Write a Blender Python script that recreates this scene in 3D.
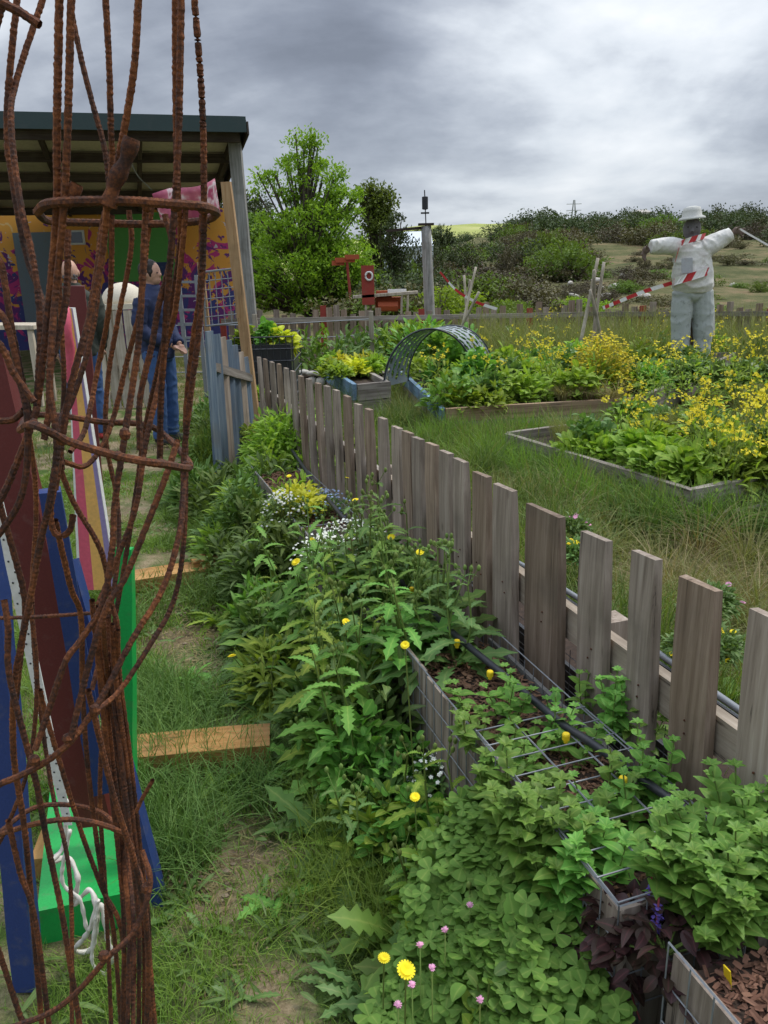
import bpy, math, random
import numpy as np
from mathutils import Matrix, Vector
for o in list(bpy.data.objects): bpy.data.objects.remove(o)
S = bpy.context.scene; COL = S.collection
rng = np.random.default_rng(7); random.seed(7)
U = lambda a, b, n=None: rng.uniform(a, b, n)
# ------------------------------------------------------------------ camera
F, TH, RO, CH = 804.0, math.radians(17), math.radians(1.5), 1.5
cam = bpy.data.objects.new('camera', bpy.data.cameras.new('camera')); COL.objects.link(cam); S.camera = cam
cam.data.sensor_fit = 'VERTICAL'; cam.data.sensor_height = 24; cam.data.lens = 24*F/1024
cam.data.clip_start = .05; cam.data.clip_end = 8000
_X, _U0, _FW = Vector((1,0,0)), Vector((0, math.sin(TH), math.cos(TH))), Vector((0, math.cos(TH), -math.sin(TH)))
_R = _X*math.cos(RO) - _U0*math.sin(RO); _U = _X*math.sin(RO) + _U0*math.cos(RO)
cam.matrix_world = Matrix(((_R.x,_U.x,-_FW.x,0),(_R.y,_U.y,-_FW.y,0),(_R.z,_U.z,-_FW.z,CH),(0,0,0,1)))
cam.data.dof.use_dof = False
def ray(u, v):
    a = (u-384)/F; b = (512-v)/F
    a2 = a*math.cos(RO)+b*math.sin(RO); b2 = -a*math.sin(RO)+b*math.cos(RO)
    return np.array([a2, math.cos(TH)+b2*math.sin(TH), -math.sin(TH)+b2*math.cos(TH)])
def G(u, v, z=0.):
    r = ray(u, v); return r*((z-CH)/r[2]) + np.array([0,0,CH])
def D(u, v, y):
    r = ray(u, v); return r*(y/r[1]) + np.array([0,0,CH])
# ------------------------------------------------------------------ sky, sun, exposure
S.view_settings.view_transform = 'Standard'; S.view_settings.look = 'None'
S.view_settings.exposure = .6; S.view_settings.gamma = 1
SUN_EL, SUN_AZ = math.radians(52), math.radians(60)     # azimuth clockwise from +Y (sun high on the right behind the clouds)
W = bpy.data.worlds.new("World"); S.world = W; W.use_nodes = True
nt = W.node_tree; nt.nodes.clear(); N = nt.nodes.new; Lk = nt.links.new
def ramp(nt, pts, interp='LINEAR'):
    r = nt.nodes.new('ShaderNodeValToRGB'); e = r.color_ramp.elements; r.color_ramp.interpolation = interp
    while len(e) < len(pts): e.new(.5)
    for q, (p, c) in zip(e, pts):
        q.position = p; q.color = (*c, 1) if len(c) == 3 else c
    return r
def mth(nt, op, a, b=None, clamp=False):
    m = nt.nodes.new('ShaderNodeMath'); m.operation = op; m.use_clamp = clamp
    for i, x in enumerate((a, b)):
        if x is None: continue
        if isinstance(x, (int, float)): m.inputs[i].default_value = x
        else: nt.links.new(x, m.inputs[i])
    return m.outputs[0]
def mixc(nt, fac, a, b, mode='MIX'):
    m = nt.nodes.new('ShaderNodeMix'); m.data_type = 'RGBA'; m.blend_type = mode
    for i, x in ((0, fac), (6, a), (7, b)):
        if isinstance(x, (int, float)): m.inputs[i].default_value = x
        elif isinstance(x, tuple): m.inputs[i].default_value = (*x, 1)
        else: nt.links.new(x, m.inputs[i])
    return m.outputs[2]
tc = N('ShaderNodeTexCoord'); sx = N('ShaderNodeSeparateXYZ'); Lk(tc.outputs['Generated'], sx.inputs[0])
zc = mth(nt, 'ADD', mth(nt, 'MAXIMUM', sx.outputs[2], 0.), .27)
cx = N('ShaderNodeCombineXYZ'); Lk(mth(nt,'DIVIDE', sx.outputs[0], zc), cx.inputs[0]); Lk(mth(nt,'DIVIDE', sx.outputs[1], zc), cx.inputs[1])
n1 = N('ShaderNodeTexNoise'); n1.inputs['Scale'].default_value = .55; n1.inputs['Detail'].default_value = 7; n1.inputs['Roughness'].default_value = .5; n1.inputs['Distortion'].default_value = .5
mp = N('ShaderNodeMapping'); Lk(cx.outputs[0], mp.inputs[0]); mp.inputs['Location'].default_value = (5.1, 2.6, 0); mp.inputs['Scale'].default_value = (1.9, 1.9, 1); Lk(mp.outputs[0], n1.inputs['Vector'])
n2 = N('ShaderNodeTexNoise'); n2.inputs['Scale'].default_value = 2.1; n2.inputs['Detail'].default_value = 8; n2.inputs['Roughness'].default_value = .55; Lk(mp.outputs[0], n2.inputs['Vector'])
cl = mth(nt, 'ADD', mth(nt, 'MULTIPLY', n1.outputs[0], .74), mth(nt, 'MULTIPLY', n2.outputs[0], .26))
# bank of brighter cloud where the hidden sun thins the deck
def dot_dir(u, v):
    r = ray(u, v); r = r/np.linalg.norm(r)
    d = N('ShaderNodeVectorMath'); d.operation = 'DOT_PRODUCT'; Lk(tc.outputs['Generated'], d.inputs[0]); d.inputs[1].default_value = tuple(r); return d.outputs['Value']
gl = mth(nt, 'POWER', mth(nt, 'MAXIMUM', dot_dir(590, 40), 0.), 70)
gl2 = mth(nt, 'POWER', mth(nt, 'MAXIMUM', dot_dir(60, 60), 0.), 26)
cl = mth(nt, 'ADD', cl, mth(nt, 'ADD', mth(nt, 'MULTIPLY', gl, .25), mth(nt, 'MULTIPLY', gl2, .17)))
cr = ramp(nt, [(.40,(.17,.19,.235)),(.47,(.22,.245,.30)),(.53,(.295,.325,.385)),(.60,(.42,.455,.515)),(.68,(.62,.66,.71)),(.82,(.86,.88,.90))]); Lk(cl, cr.inputs[0])
hz = ramp(nt, [(0.,(1,1,1)),(.10,(.6,.6,.6)),(.2,(0,0,0))]); Lk(sx.outputs[2], hz.inputs[0])
cc = mixc(nt, mth(nt,'MULTIPLY',hz.outputs[0],.45), cr.outputs[0], (.33,.37,.43))
zen = ramp(nt, [(.42,(1.,1.,1.)),(.85,(4.7,4.65,4.5))]); Lk(sx.outputs[2], zen.inputs[0])     # an overcast deck is brightest overhead
cc = mixc(nt, 1., cc, zen.outputs[0], 'MULTIPLY')
vm = N('ShaderNodeVectorMath'); vm.operation = 'SCALE'; Lk(cc, vm.inputs[0]); vm.inputs['Scale'].default_value = 8.6
sky = N('ShaderNodeTexSky'); sky.sky_type = 'NISHITA'; sky.sun_disc = False; sky.sun_elevation = SUN_EL; sky.sun_rotation = SUN_AZ
fin = mixc(nt, .94, sky.outputs[0], vm.outputs[0])
bg = N('ShaderNodeBackground'); bg.inputs[1].default_value = .1; Lk(fin, bg.inputs[0])
wo = N('ShaderNodeOutputWorld'); Lk(bg.outputs[0], wo.inputs[0])
sl = bpy.data.lights.new('sun', 'SUN'); sl.energy = 1.5; sl.angle = math.radians(12); sl.color = (1, .95, .87)
so = bpy.data.objects.new('sun', sl); COL.objects.link(so)
sd = Vector((math.sin(SUN_AZ)*math.cos(SUN_EL), math.cos(SUN_AZ)*math.cos(SUN_EL), math.sin(SUN_EL)))
so.rotation_euler = sd.to_track_quat('Z', 'Y').to_euler(); so.location = (0, 0, 30)
# ------------------------------------------------------------------ materials
MATS = {}
def newmat(name):
    m = bpy.data.materials.new(name); m.use_nodes = True; t = m.node_tree
    return m, t, t.nodes['Principled BSDF'], t.nodes['Material Output']
def noise(t, scale, detail=4, vec=None, rough=.55, dist=0.):
    n = t.nodes.new('ShaderNodeTexNoise'); n.inputs['Scale'].default_value = scale; n.inputs['Detail'].default_value = detail
    n.inputs['Roughness'].default_value = rough; n.inputs['Distortion'].default_value = dist
    if vec is not None: t.links.new(vec, n.inputs['Vector'])
    return n.outputs[0]
def objvec(t, scale=(1,1,1), rnd=True):
    c = t.nodes.new('ShaderNodeTexCoord'); m = t.nodes.new('ShaderNodeMapping'); t.links.new(c.outputs['Object'], m.inputs[0])
    m.inputs['Scale'].default_value = scale
    if rnd:
        oi = t.nodes.new('ShaderNodeObjectInfo'); v = t.nodes.new('ShaderNodeVectorMath'); v.operation = 'SCALE'; v.inputs[0].default_value = (37, 91, 53)
        t.links.new(oi.outputs['Random'], v.inputs['Scale']); t.links.new(v.outputs[0], m.inputs['Location'])
    return m.outputs[0]
def bump(t, h, strength, dist, p):
    b = t.nodes.new('ShaderNodeBump'); b.inputs['Strength'].default_value = strength; b.inputs['Distance'].default_value = dist
    t.links.new(h, b.inputs['Height']); t.links.new(b.outputs[0], p.inputs['Normal'])
def leafmat(name, cols, trans=.32, rough=.62, spec=.22):
    m, t, p, out = newmat(name)
    g = t.nodes.new('ShaderNodeNewGeometry'); k = len(cols)
    r = ramp(t, [(i/(k-1), c) for i, c in enumerate(cols)]); t.links.new(g.outputs['Random Per Island'], r.inputs[0])
    oi = t.nodes.new('ShaderNodeObjectInfo'); hs = t.nodes.new('ShaderNodeHueSaturation')
    t.links.new(mth(t,'ADD', mth(t,'MULTIPLY', oi.outputs['Random'], .4), .8), hs.inputs['Value'])
    t.links.new(mth(t,'ADD', mth(t,'MULTIPLY', oi.outputs['Random'], .0 if 'petal' in name else .035), .5 if 'petal' in name else .482 if 'grass' in name else .468), hs.inputs['Hue'])
    n = noise(t, 30, 3, objvec(t, rnd=False))
    mc = mixc(t, mth(t,'MULTIPLY', n, .8), r.outputs[0], tuple(min(1, x*1.6) for x in cols[-1]))
    at = t.nodes.new('ShaderNodeAttribute'); at.attribute_name = 'rib'
    if 'petal' not in name and name != 'mulch' and 'stem' not in name: mc = mixc(t, mth(t,'MULTIPLY', mth(t,'POWER', at.outputs['Fac'], 9.), .55), mc, (min(.6,cols[-1][0]*2.4+.05), min(.6,cols[-1][1]*1.7+.03), cols[-1][2]*2+.02))
    t.links.new(mc, hs.inputs['Color'])
    t.links.new(hs.outputs[0], p.inputs['Base Color']); p.inputs['Roughness'].default_value = rough; p.inputs['Specular IOR Level'].default_value = spec
    if trans:
        tr = t.nodes.new('ShaderNodeBsdfTranslucent'); t.links.new(mixc(t, 1., hs.outputs[0], (1.25,1.3,.6), 'MULTIPLY'), tr.inputs[0])
        mx = t.nodes.new('ShaderNodeMixShader'); mx.inputs[0].default_value = trans
        t.links.new(p.outputs[0], mx.inputs[1]); t.links.new(tr.outputs[0], mx.inputs[2]); t.links.new(mx.outputs[0], out.inputs[0])
    MATS[name] = m; return m
def woodmat(name, cols, along='z', rough=.85, dirt=(.10,.085,.07), fine=1.):
    m, t, p, out = newmat(name)
    sc = {'z':(1,1,.045), 'x':(.045,1,1), 'y':(1,.045,1)}[along]
    v = objvec(t, sc); a = noise(t, 55*fine, 6, v, .65, .6); b = noise(t, 14*fine, 3, v, .5, 1.2)
    r = ramp(t, [(.28, cols[0]), (.45, cols[1]), (.58, cols[2]), (.75, cols[3])])
    t.links.new(mth(t,'ADD', mth(t,'MULTIPLY', a, .6), mth(t,'MULTIPLY', b, .42)), r.inputs[0])
    v2 = objvec(t); st = ramp(t, [(.50,(0,0,0)),(.72,(1,1,1))]); t.links.new(noise(t, 5, 5, v2), st.inputs[0])
    oi = t.nodes.new('ShaderNodeObjectInfo'); hs = t.nodes.new('ShaderNodeHueSaturation')
    t.links.new(mth(t,'ADD', mth(t,'MULTIPLY', oi.outputs['Random'], .5), .78), hs.inputs['Value'])
    col = mixc(t, mth(t,'MULTIPLY', st.outputs[0], .45), r.outputs[0], dirt)
    # dark cracks running with the grain
    ck = ramp(t, [(.0,(1,1,1)),(.335,(1,1,1)),(.36,(0,0,0))]); t.links.new(a, ck.inputs[0])
    col = mixc(t, mth(t,'MULTIPLY', ck.outputs[0], .75), col, (.05,.04,.033))
    vo = t.nodes.new('ShaderNodeTexVoronoi'); vo.inputs['Scale'].default_value = 5.5; t.links.new(objvec(t, {'z':(1,1,.55),'x':(.55,1,1),'y':(1,.55,1)}[along]), vo.inputs['Vector'])
    kn = ramp(t, [(0.,(1,1,1)),(.045,(.6,.6,.6)),(.075,(0,0,0))]); t.links.new(vo.outputs['Distance'], kn.inputs[0])
    col = mixc(t, mth(t,'MULTIPLY', kn.outputs[0], .7), col, (.07,.045,.03))
    t.links.new(col, hs.inputs['Color']); t.links.new(hs.outputs[0], p.inputs['Base Color'])
    p.inputs['Roughness'].default_value = rough; p.inputs['Specular IOR Level'].default_value = .2
    bump(t, a, .6, .004, p); MATS[name] = m; return m
def paint(name, col, rough=.5, wear=(.2,.16,.12), wf=.35, metallic=0., spec=.4, scale=9):
    m, t, p, out = newmat(name); v = objvec(t)
    a = noise(t, scale, 6, v, .6); st = ramp(t, [(.55,(0,0,0)),(.75,(1,1,1))]); t.links.new(a, st.inputs[0])
    b = noise(t, scale*9, 3, v); sh = mixc(t, b, tuple(c*.75 for c in col), tuple(min(1,c*1.2) for c in col))
    t.links.new(mixc(t, mth(t,'MULTIPLY', st.outputs[0], wf), sh, wear), p.inputs['Base Color'])
    p.inputs['Roughness'].default_value = rough; p.inputs['Metallic'].default_value = metallic; p.inputs['Specular IOR Level'].default_value = spec
    bump(t, b, .25, .002, p); MATS[name] = m; return m
leafmat('grass', [(0.047, 0.106, 0.013), (0.074, 0.156, 0.019), (0.115, 0.2, 0.03), (0.176, 0.25, 0.048)], .35)
leafmat('tall_grass', [(0.054, 0.094, 0.021), (0.081, 0.144, 0.03), (0.135, 0.175, 0.053), (0.23, 0.213, 0.085)], .3)
leafmat('deep_grass', [(.03,.085,.018),(.045,.115,.024),(.07,.15,.03),(.13,.20,.05)], .25)
leafmat('dry_grass', [(.20,.15,.07),(.30,.235,.12),(.40,.32,.18),(.16,.15,.06)], .3)
leafmat('mint', [(0.054, 0.15, 0.023), (0.081, 0.213, 0.034), (0.121, 0.275, 0.048)], .3, .5)
leafmat('clover', [(0.047, 0.163, 0.027), (0.081, 0.225, 0.037), (0.108, 0.263, 0.048)], .3)
leafmat('thistle', [(0.043, 0.1, 0.025), (0.068, 0.144, 0.036), (0.101, 0.188, 0.053)], .28, .45)
leafmat('dark_leaf', [(0.027, 0.069, 0.015), (0.047, 0.106, 0.021), (0.081, 0.15, 0.032)], .25)
leafmat('bright_leaf', [(0.081, 0.175, 0.023), (0.135, 0.25, 0.032), (0.203, 0.325, 0.048)], .38)
leafmat('lime_leaf', [(0.243, 0.325, 0.032), (0.378, 0.425, 0.043), (0.5, 0.5, 0.053)], .35)
leafmat('bronze_leaf', [(.022,.013,.013),(.036,.02,.019),(.03,.038,.016),(.055,.03,.024)], .1, .5)

leafmat('tree_bright', [(0.081, 0.163, 0.016), (0.128, 0.237, 0.023), (0.189, 0.312, 0.036)], .42)
leafmat('tree_mid', [(0.047, 0.094, 0.017), (0.074, 0.138, 0.023), (0.108, 0.175, 0.032)], .3)
leafmat('tree_dark', [(0.022, 0.037, 0.016), (0.037, 0.057, 0.022), (0.056, 0.081, 0.029)], .15)
leafmat('scrub', [(0.053, 0.055, 0.024), (0.077, 0.077, 0.033), (0.101, 0.094, 0.042)], .15)
leafmat('scrub_brown', [(.06,.055,.03),(.075,.066,.036),(.09,.08,.045)], .1)

leafmat('yellow_petal', [(.80,.62,.02),(.85,.70,.03),(.80,.55,.02)], .25)
leafmat('mustard_petal', [(.62,.47,.015),(.70,.56,.02),(.62,.54,.04)], .25)
leafmat('white_petal', [(.72,.74,.70),(.8,.8,.76)], .2)
leafmat('blue_petal', [(.22,.30,.62),(.32,.42,.74),(.42,.5,.8)], .2)
leafmat('violet_petal', [(.05,.035,.20),(.09,.06,.32),(.16,.11,.42)], .2)
leafmat('pink_petal', [(.55,.2,.35),(.68,.35,.5)], .2)
leafmat('stem', [(0.081, 0.138, 0.032), (0.121, 0.188, 0.043)], 0, .6)
leafmat('red_stem', [(0.216, 0.075, 0.053), (0.297, 0.112, 0.074)], 0, .6)
leafmat('mulch', [(.025,.013,.008),(.05,.024,.014),(.085,.042,.023),(.17,.10,.06)], 0, .9)
GREY = [(.115,.088,.066),(.225,.18,.142),(.345,.285,.232),(.50,.44,.375)]
woodmat('picket_wood', GREY)
woodmat('picket_brown', [(.10,.068,.046),(.205,.148,.105),(.31,.235,.175),(.43,.35,.28)])
woodmat('rail_wood', [(.20,.16,.12),(.34,.28,.215),(.44,.37,.29),(.54,.48,.39)], 'x')
woodmat('bed_wood', [(.10,.085,.07),(.19,.165,.14),(.29,.26,.225),(.42,.39,.34)], 'x')
woodmat('bed_brown', [(.10,.065,.04),(.20,.135,.085),(.30,.21,.135),(.40,.30,.21)], 'x')
woodmat('bed_blue', [(.08,.12,.17),(.14,.24,.34),(.20,.32,.44),(.42,.44,.44)], 'x')
woodmat('blue_picket', [(.05,.065,.08),(.075,.105,.145),(.12,.155,.19),(.25,.25,.245)])
woodmat('sleeper_wood', [(.24,.115,.035),(.38,.195,.06),(.47,.26,.09),(.54,.34,.15)], 'x', .7, (.2,.13,.07))
woodmat('timber', [(.22,.12,.055),(.32,.19,.095),(.40,.26,.14),(.5,.36,.22)], 'z', .7, (.15,.1,.06))
woodmat('post_wood', [(.12,.12,.11),(.2,.2,.185),(.29,.285,.27),(.38,.37,.35)])
woodmat('dark_wood', [(.03,.022,.018),(.05,.037,.03),(.075,.058,.048),(.10,.08,.068)], 'x')
woodmat('stick_wood', [(.24,.20,.15),(.36,.31,.24),(.46,.41,.33),(.55,.5,.42)])
woodmat('bark', [(.05,.042,.033),(.085,.07,.055),(.12,.10,.08),(.17,.145,.12)], fine=.3)
paint('maroon_paint', (.12,.020,.018), .6, (.16,.08,.07), .5, scale=30); paint('blue_paint', (.018,.040,.15), .6, (.10,.10,.12), .5, scale=30); paint('green_paint', (.012,.34,.065), .45, (.10,.20,.08), .75, scale=24)
paint('red_paint', (.30,.045,.03), .7); paint('orange_paint', (.40,.085,.03), .7); paint('white_plastic', (.72,.72,.70), .4)
paint('galv', (.24,.255,.27), .55, (.16,.15,.14), .5, .3); paint('black_plastic', (.028,.03,.035), .42, (.07,.065,.06), .5); paint('dark_metal', (.05,.055,.06), .45, (.1,.1,.1), .3, .4)
paint('arch_metal', (.26,.30,.32), .5, (.36,.38,.38), .5, .1); paint('roof_sheet', (.03,.055,.055), .5, (.06,.07,.07)); paint('roof_under', (.50,.45,.37), .8, (.18,.15,.12), .5, scale=3)
paint('orange_wall', (.72,.32,.05), .8, (.8,.5,.15), .3, scale=2); paint('purple_paint', (.16,.04,.16), .7, (.45,.05,.25), .7, scale=2.5); paint('night_paint', (.03,.05,.14), .7, (.15,.2,.3), .5)
paint('green_panel', (.10,.33,.07), .7, (.14,.4,.1), .3); paint('slate_panel', (.16,.21,.25), .5); paint('pane', (.05,.065,.075), .12, wf=.05, spec=.8)
paint('pink_paint', (.62,.10,.16), .6, (.7,.3,.3), .3); paint('peach_paint', (.75,.42,.12), .6); paint('lilac_paint', (.28,.22,.42), .6); paint('cream_paint', (.62,.56,.44), .7, (.4,.35,.28), .3)
paint('navy_cloth', (.018,.028,.075), .85, (.03,.045,.1), .4); paint('denim', (.045,.10,.24), .9, (.10,.17,.32), .6, scale=5); paint('olive_cloth', (.045,.052,.04), .9, (.06,.07,.05), .4)
paint('skin', (.52,.30,.21), .55, (.6,.33,.25), .3); paint('hair', (.02,.015,.012), .6, wf=.1); paint('shoe_red', (.5,.05,.05), .5, (.8,.8,.8), .6, scale=20); paint('shoe_dark', (.03,.03,.035), .6)
paint('white_cloth', (.66,.645,.60), .9, (.36,.32,.27), .7, scale=7); paint('dirty_trouser', (.42,.45,.43), .9, (.13,.15,.13), .85, scale=22); paint('grey_head', (.13,.12,.12), .8, (.2,.18,.16), .5); paint('hat_cloth', (.52,.52,.48), .9, (.3,.3,.28), .5)
paint('glove', (.14,.10,.08), .9); paint('tape_red', (.5,.03,.035), .4, wf=.05); paint('tape_white', (.80,.78,.76), .4, wf=.05); paint('patch_grey', (.34,.35,.35), .9); paint('rope_white', (.66,.63,.56), .8, (.4,.36,.3), .5)
paint('yellow_plastic', (.88,.62,.02), .4, (.6,.35,.02), .3); paint('stone', (.46,.43,.38), .95, (.28,.25,.21), .5, scale=3); paint('greenhouse_film', (.62,.68,.72), .3, (.5,.55,.58), .3); paint('clod', (.20,.155,.10), .95, (.33,.28,.2), .5, scale=40); paint('geo_cloth', (.17,.165,.155), .95, (.27,.25,.22), .5)
def rustmat():
    m, t, p, out = newmat('rust'); v = objvec(t, rnd=False)
    r = ramp(t, [(.38,(.014,.008,.006)),(.47,(.045,.017,.009)),(.54,(.10,.033,.012)),(.61,(.19,.060,.017)),(.69,(.33,.12,.035)),(.80,(.14,.085,.065))])
    t.links.new(mth(t,'ADD', mth(t,'MULTIPLY', noise(t, 9, 7, v, .75), .72), mth(t,'MULTIPLY', noise(t, 260, 3, v, .6), .34)), r.inputs[0])
    t.links.new(r.outputs[0], p.inputs['Base Color']); p.inputs['Roughness'].default_value = .85; p.inputs['Metallic'].default_value = .1
    bump(t, noise(t, 500, 4, v), .6, .0015, p); MATS['rust'] = m
rustmat()
def groundmat():
    m, t, p, out = newmat('ground'); g = t.nodes.new('ShaderNodeNewGeometry'); v = g.outputs['Position']
    sp = t.nodes.new('ShaderNodeSeparateXYZ'); t.links.new(v, sp.inputs[0])
    dirt = ramp(t, [(.3,(.10,.072,.045)),(.45,(.21,.16,.095)),(.58,(.30,.24,.15)),(.75,(.40,.34,.22))]); t.links.new(mth(t,'ADD',mth(t,'MULTIPLY',noise(t, 9, 6, v, .6),.5),mth(t,'MULTIPLY',noise(t, 120, 4, v, .7),.5)), dirt.inputs[0])
    moss = ramp(t, [(.3,(.035,.07,.016)),(.7,(.085,.13,.03))]); t.links.new(noise(t, 60, 4, v), moss.inputs[0])
    mf = ramp(t, [(.42,(0,0,0)),(.56,(1,1,1))]); t.links.new(noise(t, 2.6, 7, v, .65), mf.inputs[0])
    near = mixc(t, mf.outputs[0], dirt.outputs[0], moss.outputs[0])
    field = ramp(t, [(.3,(.045,.06,.022)),(.44,(.085,.09,.035)),(.53,(.13,.12,.055)),(.62,(.20,.145,.08)),(.75,(.07,.09,.03))]); t.links.new(noise(t, .55, 9, v, .7), field.inputs[0])
    hillc = ramp(t, [(.35,(.20,.25,.06)),(.5,(.33,.36,.11)),(.65,(.42,.42,.17))]); t.links.new(noise(t, .03, 6, v, .6), hillc.inputs[0])
    f1 = ramp(t, [(0.,(0,0,0)),(1.,(1,1,1))]); t.links.new(mth(t,'MULTIPLY', mth(t,'SUBTRACT', sp.outputs[1], 13.), .25, True), f1.inputs[0])
    f2 = mth(t,'MULTIPLY', mth(t,'SUBTRACT', sp.outputs[1], 120.), .02, True)
    c = mixc(t, f1.outputs[0], near, field.outputs[0]); c = mixc(t, f2, c, hillc.outputs[0])
    t.links.new(c, p.inputs['Base Color']); p.inputs['Roughness'].default_value = .95; p.inputs['Specular IOR Level'].default_value = .1
    bump(t, noise(t, 70, 5, v, .65), .6, .02, p); MATS['ground'] = m
groundmat()
def muralmat():
    m, t, p, out = newmat('orange_wall'); v = objvec(t, rnd=False); sp = t.nodes.new('ShaderNodeSeparateXYZ'); g = t.nodes.new('ShaderNodeNewGeometry'); t.links.new(g.outputs['Position'], sp.inputs[0])
    c = mixc(t, noise(t, .9, 3, v), (.72,.24,.03), (.78,.45,.08))
    def lay(c, sc, lo, col, dist=1.5, zf=0., add=None):
        f = noise(t, sc, 3, v, .5, dist); f = mth(t,'ADD', f, mth(t,'MULTIPLY', mth(t,'SUBTRACT', sp.outputs[2], 1.4), -zf)); r = ramp(t, [(lo,(0,0,0)),(lo+.015,(1,1,1))]); t.links.new(f, r.inputs[0]); return mixc(t, r.outputs[0], c, col)
    c = lay(c, 1.1, .50, (.50,.04,.20), 2.5, .08); c = lay(c, 1.7, .53, (.14,.03,.18), 3., .10); c = lay(c, 2.4, .60, (.05,.06,.22), 2., .16); c = lay(c, 3.2, .68, (.75,.5,.2), 2.); c = lay(c, 9., .69, (.6,.55,.6), 1.)
    t.links.new(c, p.inputs['Base Color']); p.inputs['Roughness'].default_value = .8; MATS['orange_wall'] = m
muralmat()
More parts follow.
